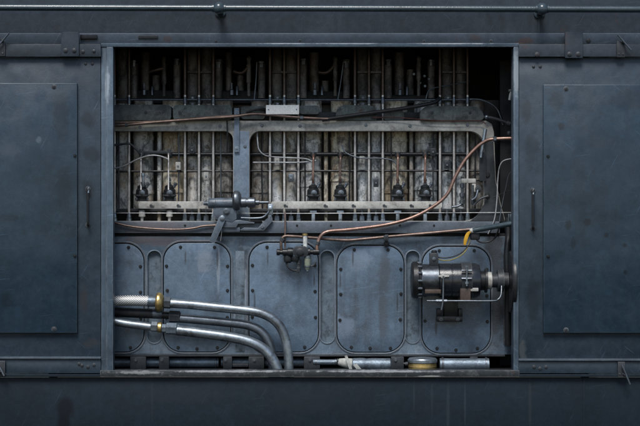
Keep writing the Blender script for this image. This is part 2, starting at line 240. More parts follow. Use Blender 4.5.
# ------------------------------------------------------------------ mesh builder
class MB:
    def __init__(s): s.bm = bmesh.new()
    def _bevel(s, geom_edges, w, seg=2):
        if w > 0 and geom_edges:
            bmesh.ops.bevel(s.bm, geom=geom_edges, offset=w, segments=seg, affect='EDGES', profile=0.5, clamp_overlap=True)
    def wbox(s, x0, x1, y0, y1, z0, z1, bev=0.003):
        x0, x1 = sorted((x0, x1)); y0, y1 = sorted((y0, y1)); z0, z1 = sorted((z0, z1))
        r = bmesh.ops.create_cube(s.bm, size=1.0)
        for v in r['verts']:
            v.co = Vector(((x0 + x1) / 2 + v.co.x * (x1 - x0), (y0 + y1) / 2 + v.co.y * (y1 - y0), (z0 + z1) / 2 + v.co.z * (z1 - z0)))
        es = list({e for v in r['verts'] for e in v.link_edges})
        s._bevel(es, min(bev, 0.3 * min(x1 - x0, y1 - y0, z1 - z0)))
        return s
    def box(s, px0, py0, px1, py1, y0, y1, bev=0.003):
        a = P(px0, py0, y0); b = P(px1, py1, y0)
        return s.wbox(a.x, b.x, y0, y1, b.z, a.z, bev)
    def plate(s, outer, holes, y0, y1, bev=0.0025):
        loops = []
        edges = []
        for loop in [outer] + list(holes):
            vs = [s.bm.verts.new(P(x, y, y0)) for x, y in loop]
            for i in range(len(vs)):
                edges.append(s.bm.edges.new((vs[i], vs[(i + 1) % len(vs)])))
            loops.append(vs)
        r = bmesh.ops.triangle_fill(s.bm, edges=edges, use_beauty=True, normal=(0, -1, 0))
        faces = [g for g in r['geom'] if isinstance(g, bmesh.types.BMFace)]
        ex = bmesh.ops.extrude_face_region(s.bm, geom=faces, use_keep_orig=True)
        nv = [g for g in ex['geom'] if isinstance(g, bmesh.types.BMVert)]
        for v in nv: v.co.y = y1
        s.bm.normal_update()
        if bev:
            es = set()
            for vs in loops:
                for i in range(len(vs)):
                    e = s.bm.edges.get((vs[i], vs[(i + 1) % len(vs)]))
                    if e: es.add(e)
            s._bevel(list(es), bev, 2)
        return s
    def wtube(s, pts, r, seg=12, caps=True, radii=None):
        n = len(pts)
        tang = []
        for i in range(n):
            a = pts[max(0, i - 1)]; b = pts[min(n - 1, i + 1)]
            tang.append((b - a).normalized())
        up = Vector((0, 1, 0))
        if abs(tang[0].dot(up)) > 0.9: up = Vector((1, 0, 0))
        nrm = (up - tang[0] * up.dot(tang[0])).normalized()
        rings = []
        for i in range(n):
            if i:
                nrm = nrm - tang[i] * nrm.dot(tang[i])
                nrm.normalize()
            bi = tang[i].cross(nrm)
            rr = radii[i] if radii else r
            rings.append([s.bm.verts.new(pts[i] + (nrm * math.cos(2 * math.pi * k / seg) + bi * math.sin(2 * math.pi * k / seg)) * rr) for k in range(seg)])
        for a, b in zip(rings, rings[1:]):
            for k in range(seg):
                s.bm.faces.new((a[k], a[(k + 1) % seg], b[(k + 1) % seg], b[k]))
        if caps:
            s.bm.faces.new(rings[0][::-1]); s.bm.faces.new(rings[-1])
        return s
    def tube(s, pts, rpx, seg=12, smooth=True, sub=7):
        w = [P(*p) for p in pts]
        r = rpx * S(pts[0][2])
        if smooth and len(w) > 2:
            out = []
            for i in range(len(w) - 1):
                p0 = w[max(0, i - 1)]; p1 = w[i]; p2 = w[i + 1]; p3 = w[min(len(w) - 1, i + 2)]
                for k in range(sub):
                    t = k / sub
                    # centripetal-like catmull rom with reduced tension
                    out.append(0.5 * ((2 * p1) + (p2 - p0) * t + (2 * p0 - 5 * p1 + 4 * p2 - p3) * t * t + (3 * p1 - p0 - 3 * p2 + p3) * t ** 3))
            out.append(w[-1]); w = out
        return s.wtube(w, r, seg)
    def lathe(s, origin, axis, prof, seg=24, phase=0.0):
        """prof: list of (distance along axis, radius) in metres"""
        axis = Vector(axis).normalized()
        up = Vector((0, 0, 1)) if abs(axis.z) < 0.9 else Vector((0, 1, 0))
        n = (up - axis * up.dot(axis)).normalized(); bi = axis.cross(n)
        rings = []
        for t, r in prof:
            c = origin + axis * t
            rings.append([s.bm.verts.new(c + (n * math.cos(phase + 2 * math.pi * k / seg) + bi * math.sin(phase + 2 * math.pi * k / seg)) * max(r, 1e-5)) for k in range(seg)])
        for a, b in zip(rings, rings[1:]):
            for k in range(seg):
                s.bm.faces.new((a[k], a[(k + 1) % seg], b[(k + 1) % seg], b[k]))
        s.bm.faces.new(rings[0][::-1]); s.bm.faces.new(rings[-1])
        return s
    def plathe(s, p, axis, prof_px, seg=24, phase=0.0):
        k = S(p[2])
        return s.lathe(P(*p), axis, [(t * k, r * k) for t, r in prof_px], seg, phase)
    def ball(s, p, rpx, seg=18):
        r = bmesh.ops.create_uvsphere(s.bm, u_segments=seg, v_segments=seg // 2 + 2, radius=rpx * S(p[2]))
        o = P(*p)
        for v in r['verts']: v.co += o
        return s
    def bolt(s, p, r=1.5, h=0.9, washer=True, seg=6):
        """hex head facing the camera at photo pixel p"""
        prof = []
        if washer: prof += [(0, r * 1.35), (-0.25, r * 1.35), (-0.26, r)]
        else: prof += [(0.2, r)]
        prof += [(-h * 0.8, r), (-h, r * 0.82)]
        s.plathe(p, (0, 1, 0), prof, seg, random.uniform(0, 1))
        return s
    def vcol(s, px0, px1, py0, py1, y, bulge=1.0, n=10):
        """upright casting with a rounded front, px0..px1 wide, back flat"""
        a = P(px0, py0, y); b = P(px1, py1, y)
        w = (b.x - a.x) / 2; cx = (a.x + b.x) / 2
        out = []
        for k in range(n + 1):
            t = math.pi * k / n
            out.append((cx - w * math.cos(t), y + w * bulge * (1 - math.sin(t))))
        out += [(b.x, y + w * bulge + 0.06), (a.x, y + w * bulge + 0.06)]
        top = [s.bm.verts.new((x, yy, a.z)) for x, yy in out]
        bot = [s.bm.verts.new((x, yy, b.z)) for x, yy in out]
        m = len(out)
        for k in range(m):
            s.bm.faces.new((top[k], bot[k], bot[(k + 1) % m], top[(k + 1) % m]))
        s.bm.faces.new(top); s.bm.faces.new(bot[::-1])
        return s
    def build(s, name, mat, parent=None, angle=38, label=None):
        bm = s.bm
        bmesh.ops.recalc_face_normals(bm, faces=bm.faces)
        bm.normal_update()
        for f in bm.faces: f.smooth = True
        ca = math.radians(angle)
        for e in bm.edges:
            if len(e.link_faces) == 2 and e.calc_face_angle(0) > ca: e.smooth = False
        org = Vector((0, 0, 0))
        p = parent
        while p is not None: org += p.location; p = p.parent
        if parent is None:
            # origin at the foot of the mesh
            xs = [v.co.x for v in bm.verts]; ys = [v.co.y for v in bm.verts]; zs = [v.co.z for v in bm.verts]
            org = Vector(((min(xs) + max(xs)) / 2, (min(ys) + max(ys)) / 2, min(zs)))
        for v in bm.verts: v.co -= org
        me = bpy.data.meshes.new(name); bm.to_mesh(me); bm.free()
        me.materials.append(mat)
        o = bpy.data.objects.new(name, me); COL.objects.link(o)
        if parent is None: o.location = org
        else: o.parent = parent
        if label: o['label'] = label
        return o

def tag(o, label, cat, group=None):
    o['label'] = label; o['category'] = cat
    if group: o['group'] = group
    return o
def thing(name, label, cat, loc, group=None):
    o = bpy.data.objects.new(name, None); COL.objects.link(o)
    o.location = loc; o.empty_display_size = 0.05
    return tag(o, label, cat, group)
def copy_tree(o, parent=None, delta=None):
    c = o.copy(); COL.objects.link(c)
    if parent: c.parent = parent
    if delta: c.location = o.location + delta
    for ch in list(o.children): copy_tree(ch, c)
    return c
def bolts(pts, mat, parent, name='bolt', r=1.5, h=0.9, washer=True, seg=8):
    for p in pts: MB().bolt(p, r, h, washer, seg).build(name, mat, parent)

def rrect(x0, y0, x1, y1, r, n=7):
    rr = r if isinstance(r, (tuple, list)) else (r,) * 4       # tl, tr, br, bl
    out = []
    for (cx, cy, a0, q) in ((x0 + rr[0], y0 + rr[0], 180, rr[0]), (x1 - rr[1], y0 + rr[1], 270, rr[1]),
                            (x1 - rr[2], y1 - rr[2], 0, rr[2]), (x0 + rr[3], y1 - rr[3], 90, rr[3])):
        for k in range(n + 1):
            a = math.radians(a0 + 90 * k / n)
            out.append((cx + q * math.cos(a), cy + q * math.sin(a)))
    res = []
    for p in out:
        if not res or (abs(p[0] - res[-1][0]) + abs(p[1] - res[-1][1])) > 1e-4: res.append(p)
    return res

# ------------------------------------------------------------------ locomotive hood side
hood = thing('locomotive_hood', 'blue-grey steel engine hood side framing the big open engine bay', 'hood', P(320, 470, 0.3))
XL, XR = -70, 710
MB().box(XL, -60, XR, 34, 0.0, 0.02, 0.002).build('upper_panel', M['upper'], hood)
MB().box(XL, 33, XR, 43.6, -0.012, 0.02, 0.003).build('header_plate', M['header'], hood)
MB().box(101, 43.0, 519, 46.6, -0.022, 0.05, 0.003).build('header_lip', M['jamb'], hood)
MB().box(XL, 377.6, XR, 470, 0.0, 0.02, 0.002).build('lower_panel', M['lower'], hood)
MB().box(101.2, 46.8, 106.5, 372, -0.014, 0.03, 0.003).box(106.5, 46.8, 113, 372, -0.026, 0.05, 0.004).build('door_jamb', M['jamb'], hood)
MB().box(513.6, 46.8, 518.6, 373, -0.02, 0.10, 0.004).build('door_jamb', M['jamb'], hood)
MB().box(100, 370.4, 519.6, 377.2, -0.03, 0.045, 0.004).build('sill', M['sill'], hood)
# tracks the doors slide in
for a, b in ((XL, 100.6), (519, XR)):
    MB().box(a, 43.9, b, 56.5, -0.046, 0.0, 0.003).build('door_track', M['track'], hood)
    MB().box(a, 374.4, b, 377.2, -0.03, 0.02, 0.003).build('door_track', M['lower'], hood)
# seams and welds
MB().box(583.2, 378, 585, 470, -0.003, 0.004, 0.001).build('seam_strip', M['lower'], hood)
MB().box(538, 12, 540.2, 33, -0.004, 0.004, 0.001).build('seam_strip', M['upper'], hood)
MB().box(138, 35.2, 158, 38.8, -0.02, 0.0, 0.004).build('header_slot', M['iron'], hood)  # dark bar standing in for a dark slot in the header
bolts([(216, 41.2, -0.012), (424, 41.2, -0.012), (491, 40.8, -0.012), (300, 40.5, -0.012)], M['iron'], hood, r=1.2, h=0.7)
# inside of the hood
w = P(320, 0, 0)
MB().wbox(P(40, 0).x, P(600, 0).x, 0.055, 1.35, P(0, 36).z, P(0, 40).z + 0.02, 0).build('inner_roof', M['inside'], hood)
MB().wbox(P(40, 0).x, P(600, 0).x, 1.3, 1.34, P(0, 390).z, P(0, 34).z, 0).build('inner_wall', M['inside'], hood)
for px in (48, 585):
    MB().wbox(P(px, 0).x, P(px + 5, 0).x, 0.03, 1.28, P(0, 380).z, P(0, 37).z, 0).build('inner_wall', M['inside'], hood)
MB().wbox(P(50, 0).x, P(600, 0).x, 0.022, 1.28, P(0, 376).z, P(0, 374.4).z, 0).build('inner_floor', M['inside'], hood)
# latches screwed on the hood
def latch(px, py, w, h, x0, y0, x1, y1, y=-0.046):
    pl = MB().box(px, py, px + w, py + h, y - 0.012, y, 0.002).build('latch_plate', M['iron'], hood)
    MB().tube([(x0, y0, y - 0.03), (x1, y1, y - 0.035)], 0.9, 8).build('lever', M['dsteel'], pl)
    MB().plathe(((x0 + x1) / 2 - 1, (y0 + y1) / 2, y - 0.012), (0, -1, 0), [(0, 1.9), (2.4, 1.7), (3.2, 1.0)], 10).build('pivot', M['iron'], pl)
    for k in (0.25, 0.75):
        MB().bolt((px + w * k, py + h * 0.8, y - 0.012), 0.9, 0.6, False).build('screw', M['iron'], pl)
latch(617, 41, 8, 16, 617.8, 34.6, 631, 50)
latch(-4, 41, 9, 15, -2, 46, 9, 33)
latch(618, 362, 7, 15, 622, 365, 630, 384.5, -0.032)
latch(-3, 361, 8, 15, -1, 366, 4, 376, -0.032)

# ------------------------------------------------------------------ handrail
hr = thing('handrail', 'long dark steel handrail with round ball joints above the opening', 'handrail', P(320, 12, -0.15))
MB().tube([(-60, 7.2, -0.15), (320, 8.3, -0.15), (700, 9.4, -0.15)], 3.3, 20, False).build('rail', M['rail'], hr)
for bx in (219, 542):
    py = 8.0 if bx < 300 else 8.9
    b = MB().ball((bx, py, -0.15), 6.2, 24).build('ball_joint', M['rail'], hr)
    MB().plathe((bx, py + 1.5, -0.12), (0, 1, 0), [(0, 3.2), (17, 3.0), (18, 5.5), (20, 5.5)], 16).build('stanchion', M['rail'], b)
    for d in (-1, 1):
        MB().plathe((bx + d * 5.0, py, -0.15), (d, 0, 0), [(0, 4.0), (1.6, 4.0), (1.9, 3.4)], 18).build('collar', M['rail'], b)

# ------------------------------------------------------------------ sliding doors
def door(label, x0, x1, p0, p1, ptop, hx, hy0, hy1, hang, bolt_x, side_x, ridge, riv, low):
    t = thing('sliding_door', label, 'door', P((x0 + x1) / 2, 373, -0.01), 'sliding steel doors beside the engine')
    MB().box(x0, 57.2, x1, 373.6, -0.012, 0.012, 0.003).build('door_sheet', M['door'], t)
    pn = MB().box(p0, ptop, p1, 333, -0.042, -0.012, 0.004).build('raised_panel', M['panel'], t)
    for p in bolt_x: MB().bolt((p[0], p[1], -0.042), 2.0, 1.1, True, 8).build('bolt', M['iron'], pn)
    for p in side_x: MB().bolt((p[0], p[1], -0.042), 1.6, 1.6, False, 6).build('stud', M['black'], pn)
    MB().box(x0, ridge, x1, ridge + 2.2, -0.04, -0.012, 0.003).build('bottom_ridge', M['header'], t)
    MB().box(x0, ridge + 3.0, x1, 373.2, -0.024, -0.012, 0.002).build('bottom_rail', M['door'], t)
    hd = MB().tube([(hx, hy0 + 2, -0.012), (hx, hy0 + 2.2, -0.045), (hx, hy0 + 5, -0.06), (hx, hy1 - 5, -0.06), (hx, hy1 - 2.2, -0.045), (hx, hy1 - 2, -0.012)], 1.25, 10).build('handle', M['black'], t)
    MB().plathe((hx, hy0 + 2, -0.012), (0, -1, 0), [(0, 2.8), (0.7, 2.6), (0.9, 1.8)], 12).build('handle_base', M['iron'], hd)
    MB().plathe((hx, hy1 - 2, -0.012), (0, -1, 0), [(0, 2.8), (0.7, 2.6), (0.9, 1.8)], 12).build('handle_base', M['iron'], hd)
    MB().tube([(hx + 0.4, hy0 + 0.5, -0.055), (hx + 0.4, hy0 + 6, -0.066)], 0.8, 8).build('pin', M['steel'], hd)
    h = MB().box(hang, 31.5, hang + 18, 56.5 if hang < 300 else 58, -0.062, -0.046, 0.004).build('hanger_plate', M['upper'], t)
    for k in (4.5, 13.2): MB().plathe((hang + k, 50.3 if hang < 300 else 54, -0.062), (0, -1, 0), [(0, 2.4), (0.9, 2.1), (1.5, 0.8)], 12).build('rivet', M['iron'], h)
    for p in riv: MB().plathe((p[0], p[1], -0.012), (0, -1, 0), [(0, 1.7), (0.7, 1.4), (1.1, 0.5)], 10).build('rivet', M['iron'], t)
    for p in low: MB().plathe((p[0], p[1], -0.024), (0, -1, 0), [(0, 1.9), (0.8, 1.5), (1.2, 0.5)], 10).build('rivet', M['iron'], t)
    return t
d1 = door('left sliding door with a broad pale jamb between its handle and the engine', XL, 100.6, XL, 77, 83, 88, 187, 227, 61,
          [(54, 86.5), (54, 329)], [(75, 155.5), (75, 255.5)], 357, [(85.5, 63.5), (92.3, 63.5)], [(82, 365.5), (88, 367), (94, 365), (79, 364)])
MB().box(80, 34.5, 97, 39, -0.03, -0.012, 0.003).build('hanger_slot', M['black'], d1)  # black block standing in for the dark pocket beside the hanger
for p in ((83, 51.5), (94, 51)): MB().plathe((p[0], p[1], -0.046), (0, -1, 0), [(0, 2.0), (0.9, 1.6), (1.4, 0.6)], 10).build('rivet', M['iron'], d1)
d2 = door('right sliding door beside the generator with a slanted latch above its panel', 519, XR, 543.5, XR, 84.5, 533, 188.5, 230, 565,
          [(566, 88.5), (566, 330)], [(548, 156), (548, 256)], 359, [(533.5, 66.5), (540.2, 66.5)], [(534, 367), (540, 368.5), (546, 367)])
for p in ((537, 54.5), (588.5, 40.5)): MB().plathe((p[0], p[1], -0.046 if p[1] > 45 else -0.012), (0, -1, 0), [(0, 2.6), (0.9, 2.2), (1.4, 0.8)], 10).build('rivet', M['iron'], d2)

# ------------------------------------------------------------------ engine
eng = thing('diesel_engine', 'large blue-grey diesel engine block filling the open bay between the doors', 'engine', P(310, 366, 0.6))
YF = 0.30
covers = [(76, 243, 144.5, 352.5), (163, 242, 231, 352.5), (248.5, 242, 319, 352.5), (336.5, 245, 404.5, 352.8), (421.5, 246, 491, 353.8)]
slots = [(147.5, 251, 161, 343), (320.5, 251, 334, 343), (406, 251, 419.5, 343)]
CR = 19
holes = [rrect(a, b, c, d, CR) for a, b, c, d in covers] + [rrect(a, b, c, d, 6.6, 6) for a, b, c, d in slots]
MB().plate([(70, 236.5), (512, 236.5), (512, 354.5), (70, 354.5)], holes, YF, YF + 0.05, 0.002).build('crankcase', M['crank'], eng)
MB().box(70, 237, 512, 354, YF + 0.05, YF + 0.6, 0).build('crankcase_body', M['iron'], eng)
rim = MB()
for a, b, c, d in covers:
    rim.plate(rrect(a - 1.9, b - 1.9, c + 1.9, d + 1.4, CR + 1.9), [rrect(a - 0.2, b - 0.2, c + 0.2, d + 0.2, CR)], YF - 0.007, YF + 0.004, 0.002)
rim.build('cover_rim', M['purplish'], eng)
for a, b, c, d in slots:
    sl = MB().plate(rrect(a + 0.2, b + 0.2, c - 0.2, d - 0.2, 6.4), [], YF + 0.022, YF + 0.04, 0.0).build('slot_recess', M['mottle'], eng)
    MB().plate(rrect(a - 1.1, b - 1.1, c + 1.1, d + 1.1, 7.6), [rrect(a, b, c, d, 6.6)], YF - 0.006, YF + 0.003, 0.002).build('slot_rim', M['crank'], sl)
def cover(a, b, c, d, mat):
    cv = MB().plate(rrect(a + 0.9, b + 0.9, c - 0.9, d - 0.9, CR - 1), [], YF - 0.002, YF + 0.04, 0.004).build('inspection_cover', mat, eng)
    w = c - a
    pts = [(a + w * 0.26, b + 5), (a + w * 0.76, b + 5), (a + 3.8, b + 24), (c - 3.8, b + 24), (a + 3.8, b + 49), (c - 3.8, b + 49),
           (a + 3.8, b + 75), (c - 3.8, b + 75), (a + w * 0.22, d - 5.0), (a + w * 0.5, d - 4.0), (a + w * 0.80, d - 5.0), (a + 8.5, d - 16), (c - 8.5, d - 16)]
    for x, y in pts[:11]:
        if x > 100: MB().bolt((x + random.uniform(-.5, .5), y + random.uniform(-.6, .6), YF - 0.002), 1.3, 1.4, True, 8).build('bolt', M['black'], cv)
    return cv
for c in covers: cover(*c, M['cover'])
# narrow column between second and third cover is badly mottled
MB().plate([(235.5, 251), (244.5, 251), (244.5, 352), (235.5, 352)], [], YF - 0.0035, YF + 0.01, 0.001).build('web_plate', M['mottle'], eng)
# ledge above the crankcase
MB().box(70, 221.5, 500, 233.2, YF - 0.022, YF + 0.32, 0.005).build('tappet_ledge', M['purplish'], eng)
MB().box(70, 233.4, 512, 236.4, YF + 0.02, YF + 0.3, 0.0).build('ledge_gap_shade', M['inside'], eng)  # dark strip standing in for the shadow in the groove under the ledge
bolts([(x, 225.5, YF - 0.022) for x in (127, 185, 297, 331, 400, 434)], M['black'], eng, r=0.9, h=0.8)
# upper frame with its two long windows
YU = 0.36
w1 = rrect(80, 131, 233, 221, (9, 9, 2, 2))
w2 = rrect(249.5, 131, 484, 221, (11, 15, 20, 2))
outer = [(70, 120.5), (486, 120.5), (492, 124), (494, 132), (496, 180), (501, 205), (506, 221.8), (70, 221.8)]
MB().plate(outer, [w1, w2], YU, YU + 0.07, 0.004).build('window_frame', M['frame'], eng)
MB().plate([(233.4, 131), (249.2, 131), (249.2, 221), (233.4, 221)], [], YU - 0.004, YU + 0.02, 0.002).build('column_plate', M['column'], eng)
MB().plate([(484.4, 141), (493.6, 141), (495.6, 180), (500.4, 205), (505, 221), (470, 221), (480, 213), (484.2, 204)], [], YU - 0.006, YU + 0.03, 0.004).build('end_column', M['iron'], eng)
MB().box(234.2, 108, 239.2, 152, YU - 0.022, YU - 0.006, 0.002).bolt((236.7, 148, YU - 0.022), 1.3, 0.8).bolt((236.7, 112, YU - 0.022), 1.3, 0.8).build('strap', M['column'], eng)
bolts([(245, 146.5, YU - 0.004), (220, 126, YU), (262, 125.5, YU), (366, 125, YU), (467.5, 125, YU), (300, 126, YU), (410, 126, YU), (140, 127, YU)], M['dsteel'], eng, r=1.3, h=1.0)
bolts([(487.5, 175, YU - 0.006), (487.5, 196, YU - 0.006)], M['black'], eng, r=2.2, h=1.6)
# castings lying along the top of the frame
def casting(x0, x1, y0, y1, r, mat, ya=0.335, yb=0.5):
    MB().plate(rrect(x0, y0, x1, y1, r), [], ya, yb, 0.010).build('manifold_casting', mat, eng)
casting(70, 171, 104.5, 120.2, 4, M['manifold'])
casting(173, 232, 105, 120.2, 4, M['manifold'])
casting(241, 265, 106, 119, 3, M['manifold'], 0.35)
casting(299.5, 319, 105.5, 114, 2, M['manifold'], 0.34)
casting(336, 377, 105, 120, (9, 9, 2, 2), M['manifold'], 0.345)
casting(384, 404, 108, 120, (6, 6, 2, 2), M['manifold'], 0.37)
casting(420, 484, 106, 120.2, (9, 12, 4, 2), M['manifold'], 0.335)
MB().box(70, 112, 488, 120.4, 0.44, 0.6, 0.004).build('gallery', M['iron'], eng)
bolts([(x, 112.5, 0.335) for x in (146, 160, 180, 222, 432, 470)], M['iron'], eng, r=1.4, h=1.0)
# cylinder jackets seen through the windows
def jacket(x0, x1, mat, py0=100, y=0.50, py1=210, name='cylinder_jacket', bulge=0.95):
    return MB().vcol(x0, x1, py0, py1, y, bulge).build(name, mat, eng)
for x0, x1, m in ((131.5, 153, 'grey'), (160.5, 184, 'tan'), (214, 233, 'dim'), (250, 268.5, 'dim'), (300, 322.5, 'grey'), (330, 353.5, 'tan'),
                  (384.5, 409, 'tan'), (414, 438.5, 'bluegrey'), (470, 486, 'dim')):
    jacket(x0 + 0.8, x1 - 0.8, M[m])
    for pz in (random.uniform(128, 140), random.uniform(176, 192)):
        MB().vcol(x0 + 0.3, x1 - 0.3, pz, pz + random.uniform(2.2, 4.5), 0.492, 0.95).build('jacket_rib', M[m], eng)
for x0, x1, m in ((115.5, 127.5, 'bluegrey'), (187, 197, 'grey'), (201, 211.5, 'grey'), (272, 282, 'bluegrey'), (286, 296.5, 'grey'), (357.5, 367.5, 'bluegrey'), (371.5, 381, 'bluegrey'),
                  (442.5, 452.5, 'bluegrey'), (456.5, 466, 'bluegrey')):
    jacket(x0, x1, M[m], 103.5, 0.52, 212, 'tie_column', 0.9)
    jacket(x0, x1, M['recess_shade'], 44, 0.525, 103.5, 'tie_column', 0.9)  # same columns continued upward, recess shade painted into the darker iron
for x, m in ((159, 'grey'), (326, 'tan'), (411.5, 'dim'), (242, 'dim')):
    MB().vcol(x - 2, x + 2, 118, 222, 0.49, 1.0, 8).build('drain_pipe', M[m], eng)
MB().box(70, 100, 500, 222, 0.66, 0.70, 0).build('block_wall', M['black'], eng)
MB().box(70, 208.6, 484, 211.5, 0.455, 0.6, 0.003).build('bearing_ledge', M['iron'], eng)
# the dark recess over the cylinders: heads, brackets and valve stems
rr = random.Random(21)
for k, x in enumerate((155, 240, 325, 410)):
    j = lambda v: rr.uniform(-v, v)
    MB().box(x - 25, 92 + j(3), x + 24, 103.5, 0.56, 0.75, 0.01).build('cylinder_head', M['inside'], eng)
    for xx, w_ in ((x - 21.5, 3.4), (x + 21.5, 3.4)):
        MB().vcol(xx - w_, xx + w_, 62 + j(3), 98, 0.52, 0.9).build('head_pillar', M['recess_shade'], eng)
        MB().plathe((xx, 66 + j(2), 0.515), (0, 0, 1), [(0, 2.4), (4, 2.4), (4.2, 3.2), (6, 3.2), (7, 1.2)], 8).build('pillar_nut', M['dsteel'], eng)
    MB().vcol(x - 15 + j(1.5), x - 7 + j(1.5), 52, 98, 0.60, 0.9).build('head_pillar', M['recess_shade'], eng)
    MB().vcol(x - 3, x + 4 + j(1), 75 + j(6), 98, 0.585, 0.9).build('valve_guide', M['recess_shade'], eng)
    MB().plathe((x + 9.5 + j(1), 96, 0.5), (0, 0, 1), [(0, 1.6), (14 + j(3), 1.6), (14.2 + j(3), 2.4), (26, 2.2), (30, 2.6), (34, 1.8), (38, 2.6), (40, 1.0)], 12).build('valve_stem', M['recess_shade'], eng)
    if k != 3:
        MB().tube([(x - 6, 72 + j(1), 0.5), (x + 2, 71.5 + j(2), 0.49), (x + 9, 67 + j(2), 0.5)], 1.9, 10).build('rocker_arm', M['brown_shade'], eng)
    MB().plathe((x - 10 + j(2), 95, 0.53), (0, 0, 1), [(0, 2.5), (5, 2.4), (6, 1.0), (12, 1.0)], 10).plathe((x - 3, 95, 0.53), (0, 0, 1), [(0, 1.5), (8, 1.4), (9, 0.8)], 10).build('fitting', M['dsteel'], eng)
    if k in (1, 2):
        MB().tube([(x + 17 + j(2), 62, 0.47), (x + 16, 80, 0.46), (x + 14 + j(2), 100, 0.45)], 0.6, 8).build('lube_line', M['dsteel'], eng)
    if k == 3:
        MB().tube([(x + 16, 99, 0.46), (x + 18, 92, 0.46), (x + 24, 88, 0.455), (x + 45, 84, 0.45), (x + 60, 81, 0.45)], 0.6, 8).build('lube_line', M['dsteel'], eng)
for x in (192, 277, 362.5, 447.5):
    b = MB().box(x - 3, 95, x + 4, 110, 0.475, 0.5, 0.003).build('clip_plate', M['manifold'], eng)
    MB().bolt((x + 0.5, 98, 0.475), 1.1, 0.8).bolt((x + 0.5, 104, 0.475), 1.1, 0.8).build('bolt', M['dsteel'], b)
    MB().box(x - 5, 71, x + 19, 73, 0.50, 0.56, 0.002).build('stay_bar', M['recess_shade'], eng)
bolts([(418, 69, 0.52), (424.5, 76, 0.52), (420, 83, 0.52), (429, 79, 0.52), (414, 74, 0.52), (425, 86, 0.52)], M['dsteel'], eng, r=0.95, h=1.2)
MB().tube([(70, 99.5, 0.455), (432, 99.8, 0.455), (470, 99, 0.455), (485, 101, 0.455), (497, 109, 0.455), (503, 125, 0.455)], 1.1, 10).build('oil_pipe', M['dsteel'], eng)
# push rods, one each beside the jackets
rodm = None
for x in (114.5, 129, 185, 199, 213.3, 270, 284.3, 298.4, 355, 369, 382.8, 440, 454, 467.6):
    y = 0.445
    if rodm is None:
        rod0x = x
        o = MB().tube([(x, 44, y), (x, 217, y)], 1.35, 12, False).build('push_rod', M['rod'], eng)
        nut = MB().plathe((x, 224, y), (0, 0, 1), [(0, 2.9), (5.5, 2.9), (5.8, 2.2), (7, 2.5), (9, 2.0), (12, 1.3)], 8).build('rod_nut', M['steel'], o)
        cup = MB().plathe((x, 104, y), (0, 0, 1), [(0, 1.9), (1, 2.0), (5, 1.9), (7, 1.4)], 10).build('rod_collar', M['dsteel'], o)
        MB().tube([(x, 44, y), (x, 93 + 2, y)], 1.5, 12, False).build('rod_shade_shell', M['brown_shade'], o)  # added shell, darkens the upper rod to stand in for recess shade
        rodm = o
    else:
        c = copy_tree(rodm); c.location = rodm.location + Vector(((x - rod0x) * S(y), 0, 0))
lub = MB()
for x in (119, 178.5, 221, 262.5, 305, 349, 391, 433.5, 475):
    MB().tube([(x, 121, 0.462), (x + random.uniform(-1, 1), 160, 0.46), (x, 212, 0.462)], 0.8, 8).build('lube_line', M[random.choice(('black', 'iron', 'dsteel'))], eng)
for x, py in ((277, 161), (206, 176), (362, 160), (447, 165), (192, 150), (291, 178), (376, 183), (178, 166), (433, 152)):
    cl = MB().box(x - 2.6, py - 4, x + 2.6, py + 4, 0.43, 0.455, 0.004).build('rod_clip', M[random.choice(('iron', 'dsteel', 'frame'))], eng)
    MB().bolt((x, py, 0.43), 1.0, 1.0, False).build('screw', M['steel'], cl)
for x in (192, 206, 277, 291, 362, 376, 447, 461):
    MB().plathe((x, 224, 0.43), (0, 0, 1), [(0, 1.6), (3, 1.8), (3.4, 3.0), (8, 2.6), (9, 1.2), (15, 1.2)], 8).build('tappet', M['dsteel'], eng)
# cam rail pipes across the windows
MB().tube([(150, 154.2, 0.47), (470, 154.2, 0.47)], 2.1, 12, False).build('fuel_header', M['black'], eng)
MB().tube([(113, 171.3, 0.48), (480, 170.6, 0.48)], 1.1, 8, False).build('drain_line', M['black'], eng)
# engine feet and base
MB().box(70, 354.8, 505, 356.6, YF - 0.012, YF + 0.3, 0.002).build('base_flange', M['iron'], eng)
for x0, x1 in ((130, 146), (159, 169), (223, 232), (248.5, 264), (304, 320), (391, 404), (470, 478)):
    f = MB().box(x0, 356.8, x1, 369.2, YF - 0.03, YF + 0.005, 0.006).build('engine_foot', M['iron'], eng)
    MB().bolt(((x0 + x1) / 2 - 2, 360, YF - 0.03), 1.6, 1.6).build('bolt', M['dsteel'], f)
MB().box(232.3, 363.8, 248.2, 367, YF - 0.02, YF + 0.2, 0.003).build('foot_tie', M['iron'], eng)

